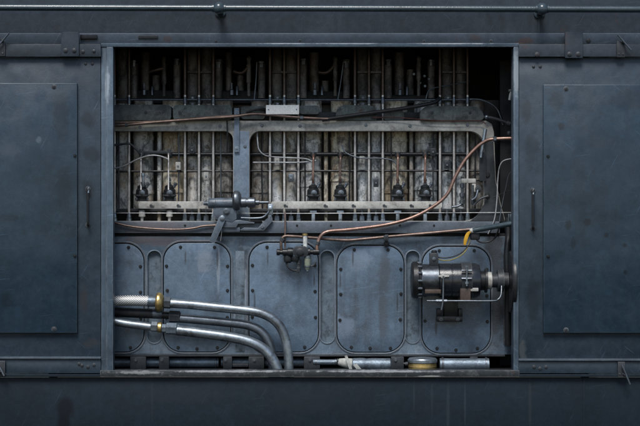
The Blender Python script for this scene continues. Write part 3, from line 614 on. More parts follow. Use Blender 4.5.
# ------------------------------------------------------------------ fuel pumps
PG = 'black fuel pumps along the cylinder windows'
YP = 0.405
def make_pump(px):
    t = thing('fuel_pump', '', 'fuel pump', P(px, 201, YP), PG)
    MB().plathe((px, 201, YP), (0, 0, 1), [(0, 6.4), (1.6, 6.4), (1.8, 5.4), (6, 6.4), (11, 6.0), (12.5, 4.6), (13, 4.8), (15, 4.6), (16, 3.0)], 20).build('pump_body', M['black'], t)
    MB().plathe((px, 193, YP - 0.038), (0, -1, 0), [(-1, 3.0), (0.6, 3.0), (0.8, 2.2), (1.6, 2.0), (1.8, 1.0), (2.8, 0.8)], 12).build('bleed_screw', M['dsteel'], t)
    for k in (-1, 1):
        MB().plathe((px + 5.5 * k, 201, YP - 0.022), (0, 0, 1), [(0.5, 1.2), (3.2, 1.2), (3.6, 0.8)], 6).build('bolt', M['dsteel'], t)
    MB().plathe((px, 196.5, YP), (0, 0, 1), [(0, 6.6), (0.4, 7.0), (1.4, 7.0), (1.8, 6.5)], 20).build('clamp_ring', M['iron'], t)
    MB().plathe((px + 4.2, 187.5, YP - 0.01), (0.5, 0, 1), [(0, 1.5), (3, 1.5), (3.3, 2.1), (5, 2.1), (5.4, 1)], 8).build('inlet_elbow', M['dsteel'], t)
    MB().plathe((px, 181.5, YP), (0, 0, 1), [(0, 1.9), (2.4, 1.9), (2.6, 1.4), (4, 1.3)], 6).build('union_nut', M['dsteel'], t)
    MB().plathe((px, 186.5, YP), (0, 0, 1), [(0, 2.4), (2.4, 2.4), (2.6, 1.8), (4.4, 1.8), (4.6, 1.2)], 6).build('union_nut', M['iron'], t)
    return t
p0 = make_pump(142.0)
pump_specs = [(142, 'leftmost fuel pump, black, with a bright nipple on top and a thin steel pipe', 'rod'),
              (169.5, 'black fuel pump with thin steel pipe, before the tan jacket at left', 'rod'),
              (313.3, 'black fuel pump with copper pipe just right of the middle push rod trio', 'copper'),
              (340.3, 'black fuel pump with copper pipe in front of the central tan jacket', 'dcopper'),
              (397.8, 'black fuel pump with a bright copper pipe, second from the right', 'copper'),
              (425.2, 'rightmost fuel pump, black, with an orange copper pipe, by the sweeping copper line', 'copper')]
for i, (px, lab, pm) in enumerate(pump_specs):
    t = p0 if i == 0 else copy_tree(p0)
    t.location = P(px, 201, YP)
    t['label'] = lab
    if i == 0: pump_roots = []
    pump_roots.append((t, px, pm))
for i, (t, px, pm) in enumerate(pump_roots):
    dp = [(px, 154, 0.44), (px + 0.2, 158, 0.40), (px, 165, 0.395), (px - 0.3, 178, 0.39), (px, 184, YP), (px, 188, YP)]
    if i < 2: dp = [(px - 1, 153, 0.44), (px - 1, 157, 0.41), (px - 1, 180, 0.38), (px - 1, 190, 0.365)]
    MB().tube(dp, 1.25 if i > 1 else 0.9, 10).build('delivery_pipe', M[pm], t)
    MB().plathe((px, 158, 0.445), (0, 0, 1), [(0, 1.8), (1.2, 2.8), (4.5, 3.0), (6, 2.0)], 12).build('banjo_fitting', M['iron'], t)
    if i == 0:
        MB().plathe((px + 1, 187, 0.375), (0, 0, 1), [(0, 1.4), (2, 2.3), (5, 2.3), (5.3, 1.4), (11, 1.4), (11.3, 2), (14, 1.6)], 10).build('nipple', M['steel'], t)
    if i >= 2:
        MB().box(px - 3.5, 210.5, px + 3.5, 213.5, 0.38, 0.42, 0.003).box(px - 1.8, 213.5, px + 1.8, 222, 0.385, 0.415, 0.003).build('tappet_fork', M['steel'], t)
    else:
        MB().plathe((px, 222, 0.4), (0, 0, 1), [(0, 1.4), (5, 1.6), (5.5, 3.4), (11, 3.0), (12, 2)], 12).build('tappet_fork', M['frame'], t)

# rack bars
def rack(x0, x1, label, screws):
    t = thing('rack_bar', label, 'control bar', P((x0 + x1) / 2, 209, 0.37), 'grey flat control bars under the fuel pumps')
    MB().plate(rrect(x0, 201.3, x1, 208.6, 2.5), [], 0.366, 0.386, 0.003).build('bar', M['frame'], t)
    for s in screws:
        MB().bolt((s, 205.5, 0.366), 1.4, 1.1, False, 8).plathe((s + 2, 206.2, 0.366), (0, -1, 0), [(-0.2, 1.0), (0.8, 0.9)], 8).build('screw', M['iron'], t)
rack(138.5, 206, 'short grey flat bar under the two left fuel pumps', (151, 178))
rack(271, 442, 'long pale grey flat bar under the four right fuel pumps', (285, 325, 353, 384, 411, 430))
MB().tube([(100, 213.0, 0.345), (300, 213.4, 0.345), (530, 212.5, 0.345)], 0.38, 6, False).build('taut_wire', M['wire'])
tag(bpy.data.objects['taut_wire'], 'thin pale taut wire stretched level across the whole bay below the flat bars', 'wire')

# ------------------------------------------------------------------ loose pipework on the upper half
def pipe(name, pts, r, mat, label, cat='pipe', group=None, seg=12):
    pts = [pts[0]] + [(x + random.uniform(-.3, .3), y + random.uniform(-.3, .3), z) for x, y, z in pts[1:-1]] + [pts[-1]]
    o = MB().tube(pts, r, seg).build(name, M[mat])
    if name == 'copper_pipe' and r > 1.2:      # union nuts and clips on the larger lines
        for i in ((1, len(pts) - 3) if len(pts) > 6 else (1,)):
            a = P(*pts[i]); d = P(*pts[i + 1]) - a; k = S(pts[i][2])
            MB().lathe(a, d, [(0, r * 1.2 * k), (0.3 * k, r * 1.55 * k), (3.2 * k, r * 1.55 * k), (3.6 * k, r * 1.15 * k)], 6).build('union_nut', M['dsteel' if i > 1 else 'iron'], o)
    return tag(o, label, cat, group)
pipe('copper_pipe', [(104, 125.6, 0.315), (125, 125.2, 0.315), (160, 122, 0.315), (200, 119, 0.31), (232, 116.5, 0.30), (252, 114.3, 0.30), (272, 115, 0.31), (300, 117.2, 0.315), (330, 119, 0.32), (342, 118, 0.33)],
     1.35, 'dcopper', 'brown copper pipe lying along the top castings from the left jamb', 'copper pipe')
pipe('copper_pipe', [(104, 122.8, 0.325), (130, 122.5, 0.325), (165, 120.3, 0.325), (205, 117.6, 0.32), (240, 115, 0.312)], 0.9, 'dcopper',
     'thin dark brown pipe tucked just above the left copper pipe', 'copper pipe')
pipe('rubber_hose', [(322, 119.8, 0.325), (345, 116.5, 0.32), (372, 113, 0.32), (402, 108.5, 0.32), (432, 103, 0.32), (440, 98, 0.34)], 2.0, 'rubber',
     'black rubber hose slanting across the top castings right of the white plate', 'hose')
pipe('rubber_hose', [(246, 112.5, 0.33), (258, 109.5, 0.33), (268, 109.5, 0.345)], 1.0, 'rubber', 'short thin black hose just left of the white plate', 'hose')
pipe('red_wire', [(372, 117.5, 0.33), (395, 117.2, 0.33), (420, 119.6, 0.325), (450, 120.8, 0.325), (478, 121, 0.325), (486, 124, 0.32)], 0.45, 'redwire',
     'thin dark red wire along the upper right edge of the window frame', 'wire')
pl = thing('white_plate', 'blank white rectangular plate fixed on top of the engine frame', 'plate', P(282, 114.3, 0.32))
MB().box(270, 106.5, 295, 113, 0.312, 0.42, 0.002).build('stand_off', M['iron'], pl)
MB().plate(rrect(266, 105, 299, 114.2, 0.8), [], 0.298, 0.312, 0.0015).build('plate_sheet', M['white'], pl)
for x in (268.5, 296.5): MB().bolt((x, 109.5, 0.298), 0.7, 0.5, False).build('screw', M['dsteel'], pl)
pipe('thin_tube', [(257, 131, 0.40), (257.5, 142, 0.385), (259.5, 150, 0.38), (266, 155.5, 0.38), (280, 157.5, 0.385), (304, 158.5, 0.39), (311, 161, 0.39)], 0.65, 'wire',
     'thin pale tube curving down from the frame right of the blue column', 'tube')
pipe('thin_tube', [(253, 162.4, 0.40), (275, 162.6, 0.40), (300, 162.2, 0.4), (316, 160.6, 0.40)], 0.7, 'wire', 'short level pale tube across the rods right of the blue column', 'tube')
pipe('thin_tube', [(342, 145, 0.42), (346, 153, 0.41), (360, 157.8, 0.40), (380, 158.5, 0.40), (392, 160.5, 0.4), (397, 165, 0.395)], 0.7, 'dsteel',
     'thin dull tube arching between the two middle copper pump pipes', 'tube')
pipe('thin_tube', [(104, 170, 0.40), (122, 166.5, 0.39), (138, 159, 0.385), (150, 155.6, 0.38), (160, 156, 0.38), (168, 159, 0.385)], 0.75, 'wire',
     'thin pale tube arching over the two left fuel pumps', 'tube')
pipe('thin_tube', [(104, 145.6, 0.39), (118, 145, 0.39), (129, 143.8, 0.385), (136, 149, 0.385), (141, 155, 0.40)], 1.1, 'iron',
     'dark tube entering at the left jamb and dropping to the leftmost pump', 'tube')
pipe('thin_tube', [(227, 120, 0.35), (227.5, 135, 0.352), (227, 152, 0.37)], 0.7, 'rubber', 'thin black lead hanging left of the blue column', 'tube')
cb = tag(MB().box(140, 150.8, 170.5, 153.8, 0.43, 0.455, 0.003).box(139.5, 149, 142.5, 156, 0.425, 0.45, 0.003).box(167.5, 149, 170.8, 156, 0.425, 0.45, 0.003).build('cross_bar', M['iron']),
         'dark cross bar joining the tops of the two left pump pipes', 'bar')
pipe('red_pipe', [(104, 219, 0.26), (113, 222, 0.26), (127, 225.8, 0.26), (147, 228.4, 0.262), (175, 229.4, 0.262), (193, 228.4, 0.262), (203, 225.8, 0.262), (216, 225.2, 0.265)], 1.0, 'dcopper',
     'thin sagging copper pipe on the ledge at the lower left of the windows', 'copper pipe')

# right end of the bay
pipe('copper_pipe', [(317, 253, 0.21), (317.6, 245, 0.21), (320.5, 236.5, 0.215), (328, 231.6, 0.22), (350, 229.4, 0.235), (385, 225, 0.25), (412, 217.5, 0.25), (434, 206, 0.25), (447.5, 194, 0.25), (455, 178, 0.25),
                     (464, 161.5, 0.25), (475, 149.5, 0.25), (484, 141.6, 0.24), (493, 139.2, 0.23), (515, 138.4, 0.22), (530, 138.4, 0.22)], 1.7, 'copper',
     'long copper pipe sweeping up from the regulator to the right jamb', 'copper pipe')
pipe('copper_pipe', [(281.3, 250, 0.22), (281.3, 241.5, 0.22), (284, 236.8, 0.222), (292, 236, 0.225), (315, 238.2, 0.24), (345, 240.4, 0.255), (365, 239.2, 0.26), (385, 237, 0.262), (430, 233.2, 0.262), (470, 229.4, 0.262)],
     1.5, 'dcopper', 'copper pipe running along the top of the crankcase from regulator to cable', 'copper pipe')
pipe('copper_pipe', [(285, 212, 0.27), (285.3, 224, 0.255), (285.2, 236, 0.245), (285.2, 248, 0.24)], 0.9, 'dcopper', 'short thin upright pipe dropping behind the regulator', 'copper pipe')
pipe('steel_rod', [(485.4, 129, 0.30), (483.3, 143, 0.30), (480.8, 157.5, 0.30)], 1.8, 'steel', 'short bright steel rod upright behind the sweeping copper pipe', 'rod')
o = thing('breather_tube', 'dark tube with a bright end at the upper right corner of the engine', 'tube', P(497, 122, 0.33))
MB().tube([(487, 117, 0.32), (496, 118.8, 0.33), (510, 124, 0.35), (522, 128, 0.35)], 1.5, 10).build('tube_run', M['dsteel'], o)
MB().ball((486.6, 117, 0.317), 2.1, 12).build('end_nut', M['steel'], o)
MB().plathe((508.5, 123.4, 0.345), (0.9, 0, -0.4), [(-2, 1.5), (-1.8, 2.3), (1.5, 2.3), (1.7, 1.5)], 8).build('coupling', M['iron'], o)
tag(MB().plathe((509, 135, 0.35), (0, 0, 1), [(0, 1.4), (1.2, 2.2), (3, 2.2), (4, 1.2)], 10).build('brass_plug', M['dsteel']), 'small dull metal plug just above the copper pipe at the right jamb', 'plug')
wf = thing('pale_fitting', 'small hooked white fitting in the dark upper right corner of the bay', 'fitting', P(510, 100, 0.3))
MB().tube([(509.5, 100, 0.3), (510.3, 95, 0.3), (511.5, 92, 0.3)], 1.3, 10).build('stem', M['white'], wf)
MB().tube([(508.6, 90.4, 0.3), (513.5, 89.8, 0.3)], 1.1, 8, False).build('hook', M['frame'], wf)
lw = thing('governor_linkage', 'dark oily linkage of levers and nuts at the right end of the cylinder window', 'linkage', P(470, 208, 0.33))
MB().box(461.5, 178.5, 476, 183, 0.325, 0.35, 0.004).box(472, 183, 476, 192, 0.33, 0.35, 0.004).build('bracket', M['frame'], lw)
MB().plathe((462.2, 207, 0.33), (0, 0, 1), [(0, 1.3), (3, 1.3), (3.2, 2.8), (7, 2.8), (7.3, 1.6), (10, 1.6), (10.3, 2.6), (14, 2.6), (14.4, 1.5), (19, 1.5), (19.3, 2.3), (23, 2.2), (24, 1.2)], 8).build('nut_stack', M['dsteel'], lw)
MB().tube([(452, 207, 0.33), (458, 206, 0.325), (463, 203, 0.325)], 1.2, 8).build('link', M['dsteel'], lw)
MB().plathe((477.5, 189, 0.345), (0, -1, 0), [(-2, 4), (1.2, 4), (1.4, 3), (2.6, 2.8), (2.8, 1.5), (4, 1.3)], 12).build('cam_disc', M['iron'], lw)
MB().tube([(478, 190, 0.315), (476, 197, 0.31), (472, 200, 0.315)], 1.1, 8).build('lever', M['steel'], lw)
MB().tube([(474, 205, 0.33), (480, 199, 0.325), (488, 196, 0.33)], 1.2, 8).build('link', M['iron'], lw)
MB().plathe((473, 205, 0.335), (0, 0, 1), [(0, 1.2), (2, 2.3), (6, 2.3), (6.4, 1.2), (20, 1.2)], 8).build('spindle', M['dsteel'], lw)
MB().box(479.5, 152, 486, 181, 0.325, 0.345, 0.004).build('quadrant', M['iron'], lw)
pipe('grey_cable', [(522, 158, 0.2), (506, 160, 0.24), (500, 166, 0.26), (497.8, 180, 0.28), (496.8, 200, 0.28), (494, 220, 0.27), (488, 234, 0.27)], 0.6, 'wire',
     'pale thin cable curving down at the far right of the bay', 'cable')
pipe('grey_cable', [(520, 168, 0.2), (510, 173, 0.24), (506, 188, 0.26), (502, 205, 0.28), (499, 224, 0.27)], 0.5, 'dsteel', 'dull thin cable nearest the right jamb', 'cable')
pipe('grey_cable', [(492, 198, 0.3), (500, 194, 0.29), (512, 190, 0.25), (522, 188, 0.22)], 0.4, 'rubber', 'thin black lead crossing the right end of the bay', 'cable')
# dark machinery at the right end: bulkhead, plates
bk = thing('end_bulkhead', 'dark bulkhead plate and duct standing at the right end of the engine', 'bulkhead', P(508, 368, 0.4))
MB().box(500, 60, 540, 366, 0.46, 0.5, 0.004).build('plate_sheet', M['inside'], bk)
MB().plate(rrect(503.5, 252, 511, 346, 3.5), [], 0.29, 0.296, 0.002).build('cover_strip', M['iron'], bk)
MB().tube([(508, 218, 0.27), (508.5, 235, 0.25), (507, 255, 0.22), (508, 300, 0.22), (508, 345, 0.25)], 3.2, 14).build('duct', M['black'], bk)
bolts([(505.5, 262, 0.29), (505.5, 340, 0.29)], M['dsteel'], bk, r=1.2, h=1)
MB().plathe((509, 282, 0.13), (1, 0, 0), [(0, 30), (1.5, 31), (4, 31), (5, 28), (5.2, 12), (8, 11)], 48).build('drive_plate', M['black'], bk)
fins = MB()
for k in range(3): fins.box(508.4 + k * 2, 214, 509.6 + k * 2, 222, 0.24 + 0.0 * k, 0.27, 0.001)
fins.build('fin', M['alu'], bk)

cp = thing('pipe_clip', 'small dark clip holding the lower copper pipe above the fourth cover', 'clip', P(386, 247, 0.28))
MB().box(383.6, 235.5, 388.4, 240.5, 0.243, 0.275, 0.003).build('saddle', M['iron'], cp)
MB().plathe((386.5, 246.8, 0.275), (0, 0, 1), [(0, 1.6), (2, 2.8), (4.4, 2.6), (5, 1.4), (7, 1.4)], 8).build('cock', M['black'], cp)
# ------------------------------------------------------------------ control actuator on the ledge
ca = thing('air_actuator', 'blue-grey control actuator with flanged barrel and slanted lever below the blue column', 'actuator', P(232, 232, 0.27))
YA = 0.25
MB().plathe((203.5, 203.3, YA), (1, 0, 0), [(0, 1.8), (2, 2.2), (4.6, 2.2), (4.8, 4.6), (5.6, 5.2), (12, 5.2), (12.6, 4.6)], 20).build('end_cap', M['act'], ca)
MB().plathe((215.5, 203, YA), (1, 0, 0), [(0, 4.4), (0.5, 5.1), (16, 5.2), (17.6, 5.0)], 24).build('barrel', M['act'], ca)
MB().plathe((232.5, 200.5, YA), (1, 0, 0), [(0, 6.0), (0.8, 8.4), (2.4, 10), (5.2, 10.2), (7, 9), (8.6, 6.0)], 26).build('flange', M['dsteel'], ca)
MB().plathe((240.5, 202.5, YA), (1, 0, 0), [(0, 4.4), (0.6, 5.0), (5.5, 5.0), (5.8, 4.3), (7.4, 4.3), (7.7, 5.2), (14, 5.2), (15, 4.2), (15.2, 2.6), (18.6, 2.6), (19, 1.6), (28, 1.5)], 22).build('piston_housing', M['dsteel'], ca)
bd = MB().plate([(213, 207), (236.5, 207), (236.5, 219), (232, 222), (216, 219.5), (213, 215)], [], YA - 0.015, YA + 0.05, 0.005).build('pedestal', M['act'], ca)
MB().plathe((226.3, 211.5, YA - 0.015), (0, -1, 0), [(-0.5, 3.3), (1.0, 3.3), (1.3, 2.2), (2.2, 2.0)], 14).build('knob', M['dsteel'], bd)
MB().plathe((222.3, 218, YA - 0.03), (0, -1, 0), [(-0.5, 2.6), (1.6, 2.6), (2, 1.6)], 12).build('pivot_pin', M['steel'], bd)
MB().plate([(219.4, 216.5), (225.6, 219.5), (214.6, 243.5), (209, 241.5)], [], YA - 0.032, YA - 0.02, 0.002).build('lever_arm', M['act'], ca)
MB().tube([(221, 222, YA - 0.02), (221.5, 232, YA - 0.01), (220.5, 241, YA)], 0.45, 6).build('spring_wire', M['wire'], ca)
MB().plate([(221, 221), (240, 220), (254.5, 222.5), (254, 223.6), (238, 224), (236, 227.5), (215, 227.2), (216, 224.5)], [], YA - 0.01, YA + 0.06, 0.003).build('shelf', M['purplish'], ca)
MB().tube([(241, 218, YA - 0.01), (252, 218.4, YA - 0.01), (262, 217.6, YA - 0.01), (267, 214, YA - 0.01), (271, 208, YA - 0.01)], 1.2, 10).build('bent_rod', M['dsteel'], ca)
MB().plate([(240, 229.8), (244, 227.5), (258, 228), (266, 219), (272, 216), (272.5, 221), (264, 230.6), (241, 230.8)], [], YA + 0.0, YA + 0.018, 0.003).bolt((262.3, 226.6, YA), 1.8, 1.4).build('bracket', M['purplish'], ca)
MB().box(267.8, 204, 273, 215, YA - 0.012, YA + 0.02, 0.004).plathe((270.4, 208.5, YA - 0.012), (0, -1, 0), [(-0.5, 2.4), (1.2, 2.2), (1.6, 1.2)], 12).build('clevis', M['steel'], ca)
MB().box(242, 220.2, 262, 222.6, YA + 0.01, YA + 0.04, 0.002).build('guide', M['black'], ca)
MB().box(214, 227.4, 240, 231.8, YA + 0.005, YA + 0.035, 0.003).build('foot', M['purplish'], ca)

# ------------------------------------------------------------------ pressure regulator
rg = thing('pressure_regulator', 'black air regulator with white cap and glass bowl hung on the crankcase', 'regulator', P(298, 273, 0.22))
YR = 0.215
MB().plathe((276.5, 252.3, YR), (1, 0, 0), [(0, 2.2), (0.4, 3.2), (3.2, 3.2), (3.4, 2.2), (6, 2.4), (6.4, 3.6), (11, 3.6), (11.4, 4.6), (14, 4.8), (16.5, 4.6)], 12).build('inlet', M['black'], rg)
MB().plate([(293, 248.5), (296, 246.2), (305, 246.2), (308, 248.5), (308, 254.5), (305, 256.8), (296, 256.8), (293, 254.5)], [], YR - 0.03, YR + 0.03, 0.004).build('valve_body', M['iron'], rg)
MB().plathe((300, 251.7, YR - 0.03), (0, -1, 0), [(-0.5, 3.8), (1.4, 3.6), (2.0, 2.6)], 16).build('body_cap', M['iron'], rg)
MB().plathe((307.5, 252, YR), (1, 0, 0), [(0, 4.4), (2.5, 4.4), (2.8, 2.4), (5.5, 2.4), (5.8, 3.1), (11.5, 3.1), (12, 2.0)], 12).build('outlet', M['black'], rg)
MB().plathe((288, 255.5, YR + 0.01), (0, 0, -1), [(0, 4), (3, 4.6), (6, 4.2), (7.5, 2.4)], 14).plathe((295.5, 256.5, YR), (0, 0, -1), [(0, 4.2), (3, 4.4), (5.5, 3.4)], 14).build('lower_chamber', M['black'], rg)
MB().plathe((298.6, 259.5, YR), (0, 0, -1), [(0, 2.3), (4.5, 2.3), (4.8, 1.6), (8, 1.6), (8.3, 2.2), (12, 2.0), (12.5, 1.0)], 8).build('drain_fitting', M['iron'], rg)
MB().tube([(286, 262, YR + 0.01), (288, 267, YR), (292.5, 270.2, YR), (298, 270.4, YR)], 0.9, 8).build('loop_hose', M['rubber'], rg)
MB().plathe((305.2, 247, YR), (0, 0, 1), [(0, 2.1), (12.4, 2.2), (12.8, 1.6)], 16).build('cap', M['cream2'], rg)
MB().plathe((305.2, 259.9, YR), (0, 0, 1), [(0, 0.5), (0.1, 0.5)], 6)
MB().plathe((305, 234.8, YR), (0, 0, 1), [(-0.6, 2.8), (0.9, 2.8), (1.4, 1.6)], 14).build('cap_rim', M['brass'], rg)
gb = MB().plathe((307.5, 270.5, YR - 0.004), (0, 0, 1), [(0, 1.4), (1.5, 2.6), (5, 3.0), (9, 3.1), (13.5, 3.1)], 18).build('glass_bowl', M['glass'], rg)
MB().plathe((307.5, 258.3, YR - 0.004), (0, 0, 1), [(0, 3.3), (2.6, 3.3), (3, 2.6)], 14).build('bowl_collar', M['steel'], gb)
MB().plathe((307.5, 274.2, YR - 0.004), (0, 0, 1), [(0, 0.6), (2.6, 0.8), (3.0, 1.8), (4, 1.6)], 10).build('drain_cock', M['dsteel'], gb)
MB().plathe((307.5, 266.5, YR - 0.004), (0, 0, 1), [(-0.8, 3.35), (0.8, 3.35)], 14).build('bowl_band', M['dsteel'], gb)
MB().tube([(311, 266, YR), (314, 265, YR), (316, 262, YR)], 0.9, 8).build('side_tap', M['iron'], gb)

# ------------------------------------------------------------------ three bent pipes at the lower left
HG = 'bent steel pipes at the lower left of the bay'
def hosed(label, y, hose, hr_, hmat, fits, pipe_pts, pr, pmat):
    t = thing('bent_pipe', label, 'pipe', P(*pipe_pts[-1][:2], y), HG)
    MB().tube([(a, b, y) for a, b in hose], hr_, 18).build('hose', M[hmat], t)
    MB().tube([(a, b, y) for a, b in pipe_pts], pr, 18, True, 9).build('tube_run', M[pmat], t)
    for nm, x, py, prof, seg, mt in fits:
        MB().plathe((x, py, y), (1, 0, -0.05), prof, seg, 0.2).build(nm, M[mt], t)
hosed('upper bent pipe with braided silver hose and a brass union nut', 0.15,
      [(96, 302.5), (112, 301.2), (130, 300.6), (149, 301.2)], 5.3, 'braid',
      [('ferrule', 147.5, 301.2, [(0, 5.2), (1, 5.4), (8, 5.3), (9, 4.8)], 20, 'alu'),
       ('union_nut', 155.6, 302, [(0, 5), (0.4, 8.2), (2, 9.8), (4, 10), (5.6, 9.4), (7.4, 7.4), (8, 5)], 10, 'brass'),
       ('hex_nut', 163.8, 302.6, [(0, 5.2), (0.5, 6), (6.5, 6), (7.2, 4.6), (9, 4.4)], 6, 'dsteel')],
      [(166, 303), (190, 304.6), (215, 307.2), (246, 310.4), (262, 313.6), (274, 320), (282, 330), (286.6, 344), (288.6, 360), (289.2, 384)], 4.7, 'steel')
hosed('middle bent pipe with a black rubber hose, partly behind the other two', 0.205,
      [(96, 311.5), (112, 312), (130, 312.8), (154, 313.8)], 4.9, 'rubber',
      [('ferrule', 152.5, 313.6, [(0, 4.8), (1, 5.1), (9, 5.0), (10, 4.2)], 16, 'dsteel'),
       ('hex_nut', 169, 316.4, [(0, 5.0), (0.5, 6.1), (10.5, 6.1), (11.5, 4.6)], 6, 'iron'),
       ('collar', 161, 315, [(0, 3.8), (9, 3.8)], 16, 'black')],
      [(178, 318.2), (200, 320), (225, 322.4), (248, 325.4), (261, 331.6), (268.6, 342), (272, 356), (273, 384)], 4.5, 'dsteel')
hosed('lower bent pipe, all bright steel, with two hexagon couplings', 0.10,
      [(96, 319), (112, 321.2), (128, 324), (152, 327)], 4.0, 'steel',
      [('coupling', 151, 326.6, [(0, 4.6), (0.6, 5.2), (6.5, 5.2), (7, 4.4)], 6, 'steel'),
       ('ring', 157.8, 327.4, [(0, 4.4), (0.5, 5.2), (3.4, 5.2), (4, 4.2)], 20, 'brass'),
       ('hex_nut', 166, 328.6, [(-4, 4.4), (0, 4.4), (0.5, 6.0), (10.5, 6.0), (11.5, 4.6), (13, 4.4)], 6, 'alu')],
      [(177, 330.4), (200, 333), (225, 336.4), (246, 340.6), (260, 346.6), (269.6, 355), (276, 366), (278.6, 376), (279, 388)], 5.1, 'steel')
MB().tube([(258, 327, 0.25), (266, 334, 0.25), (270, 345, 0.25)], 0.8, 8).build('red_lead', M['redwire'])
tag(bpy.data.objects['red_lead'], 'short dark red lead between the bends of the steel pipes', 'wire')

# ------------------------------------------------------------------ generator
ge = thing('generator', 'black and steel generator drum lying level at the lower right of the engine', 'generator', P(455, 322, 0.14))
YG = 0.15
MB().plathe((411, 280, YG), (1, 0, 0), [(0, 12), (0.5, 17), (2, 18.4), (6.6, 18.6), (7.4, 17.4), (9.5, 17.0)], 40).build('end_cap', M['black'], ge)
for k in range(14):
    if math.cos(2 * math.pi * k / 14) < -0.1: continue
    gr = MB()
    a = 2 * math.pi * k / 14
    c = P(418.8, 280 + 17.6 * math.sin(a), YG); 
    gr.wbox(c.x - 0.012, c.x + 0.016, YG - math.cos(a) * 0.108 - 0.008, YG - math.cos(a) * 0.108 + 0.008, c.z - 0.006, c.z + 0.006, 0.002)
    gr.build('vent_rib', M['dsteel'], ge)
MB().plathe((420.4, 280, YG), (1, 0, 0), [(0, 15.2), (0.4, 16), (17.6, 16), (18, 15.2)], 40).build('brush_band', M['band'], ge)
MB().plathe((438.2, 280.4, YG), (1, 0, 0), [(0, 15), (0.6, 17.4), (12, 17.6), (12.3, 17.0), (13, 17.0), (13.4, 17.6), (32, 17.6), (37, 17.2), (41, 15.5), (42, 11)], 44).build('drum', M['drum'], ge)
MB().plathe((478.5, 280.6, YG), (1, 0, 0), [(0, 10), (6, 9.6), (6.2, 12), (8.2, 12.4), (8.6, 8)], 28).build('neck', M['black'], ge)
MB().plathe((487, 280.6, YG), (1, 0, 0), [(0, 6), (0.3, 8.4), (3, 8.8), (4.4, 8.4), (4.7, 6)], 28).build('coupling_ring', M['frame'], ge)
MB().plathe((491, 280.6, YG), (1, 0, 0), [(0, 7), (6, 7), (6.3, 11), (12, 11.5), (12.5, 8), (17, 8)], 28).build('hub', M['iron'], ge)
tb = MB().box(430, 253, 438.4, 265, YG - 0.035, YG + 0.03, 0.004).build('terminal_box', M['iron'], ge)
MB().plathe((434.2, 252.5, YG - 0.005), (0, 0, 1), [(-1, 3), (1.4, 3), (2.4, 2)], 12).build('box_cap', M['rubber'], tb)
MB().plathe((434, 259, YG - 0.035), (0, -1, 0), [(-0.4, 1.9), (0.8, 1.9), (1, 1.2)], 12).build('terminal', M['dsteel'], tb)
yf = YG - 0.115
MB().box(425, 289.5, 441, 293.6, yf + 0.02, yf + 0.04, 0.003).build('name_strap', M['brown'], ge)
MB().box(470.5, 288, 478.5, 291.4, yf + 0.014, yf + 0.04, 0.003).build('name_strap', M['frame'], ge)
MB().plathe((460.5, 280.4, YG), (1, 0, 0), [(0, 17.7), (0.2, 18.3), (10.2, 18.3), (10.4, 17.7)], 44).build('clamp_band', M['iron'], ge)
MB().box(460.3, 288.5, 470.7, 302, yf + 0.005, yf + 0.05, 0.004).build('clamp_plate', M['brown'], ge)
for py in (270.6, 278.6):
    MB().tube([(461.6, py, yf - 0.002), (471.8, py, yf - 0.002)], 1.05, 10, False).build('clamp_bolt', M['steel'], ge)
MB().tube([(466.8, 267, yf - 0.012), (466.8, 286, yf - 0.012)], 0.9, 10, False).plathe((466.8, 284, yf - 0.012), (0, 0, 1), [(0, 1.7), (2.2, 1.7)], 6).plathe((466.8, 267.5, yf - 0.012), (0, 0, 1), [(0, 1.6), (1.8, 1.6)], 6).build('clamp_screw', M['steel'], ge)
MB().tube([(438.5, 276.4, yf + 0.0), (449, 276.4, yf + 0.0)], 1.2, 10, False).plathe((442.8, 276.4, yf), (0, -1, 0), [(-1, 2.2), (1.4, 2.2), (1.8, 1.4)], 8).build('clamp_bolt', M['frame'], ge)
MB().tube([(443.4, 276, yf - 0.01), (443, 300, yf - 0.012), (441.4, 310, yf - 0.01)], 0.85, 10).build('tie_rod', M['dsteel'], ge)
MB().tube([(427, 301, yf - 0.0), (460, 301, yf), (492, 301, yf + 0.0), (498, 299.5, yf + 0.01), (501, 295, yf + 0.02), (501.6, 286, yf + 0.05)], 0.95, 10).build('guard_rod', M['dsteel'], ge)
MB().plathe((436, 301, yf), (1, 0, 0), [(0, 1.8), (11, 1.8)], 8).build('rod_clip', M['dsteel'], ge)
MB().box(444, 297, 458, 317, YG + 0.06, YF - 0.01, 0.006).box(437, 316.5, 462.5, 322, YG + 0.05, YF - 0.012, 0.004).box(437, 309, 441, 317, YG + 0.06, YF - 0.012, 0.003).box(458.6, 309, 462.5, 317, YG + 0.06, YF - 0.012, 0.003).build('mounting_foot', M['black'], ge)
bolts([(441, 319.5, YG + 0.05), (458, 319.5, YG + 0.05)], M['iron'], ge, r=1.4, h=1.2)
# cable with its yellow tape
cbl = thing('power_cable', 'thick black cable with a pale plug running to the right jamb', 'cable', P(495, 232, 0.17))
MB().tube([(473, 230.4, 0.19), (485, 228.3, 0.17), (500, 225.6, 0.13), (516, 222.8, 0.1), (530, 220.5, 0.1)], 2.7, 14).build('cable_sheath', M['rail'], cbl)
MB().plathe((469.5, 231.2, 0.192), (1, 0, 0.17), [(0, 1.6), (0.5, 2.6), (5.5, 3.0), (6, 2.4)], 12).build('plug', M['frame'], cbl)
MB().tube([(474, 234, 0.2), (477, 240, 0.2), (482, 242.4, 0.2), (489, 241.6, 0.2), (495.5, 237, 0.2), (499, 228, 0.18)], 0.9, 8).build('loop_lead', M['rubber'], cbl)
MB().box(470.5, 233, 480, 240, 0.19, 0.225, 0.008).build('junction', M['rubber'], cbl)
yt = MB()
ptsY = [(470.3, 231.5), (468.3, 233), (466.8, 236), (465.6, 240), (464.6, 245)]
wid = [1.2, 1.6, 1.9, 1.9, 1.3]
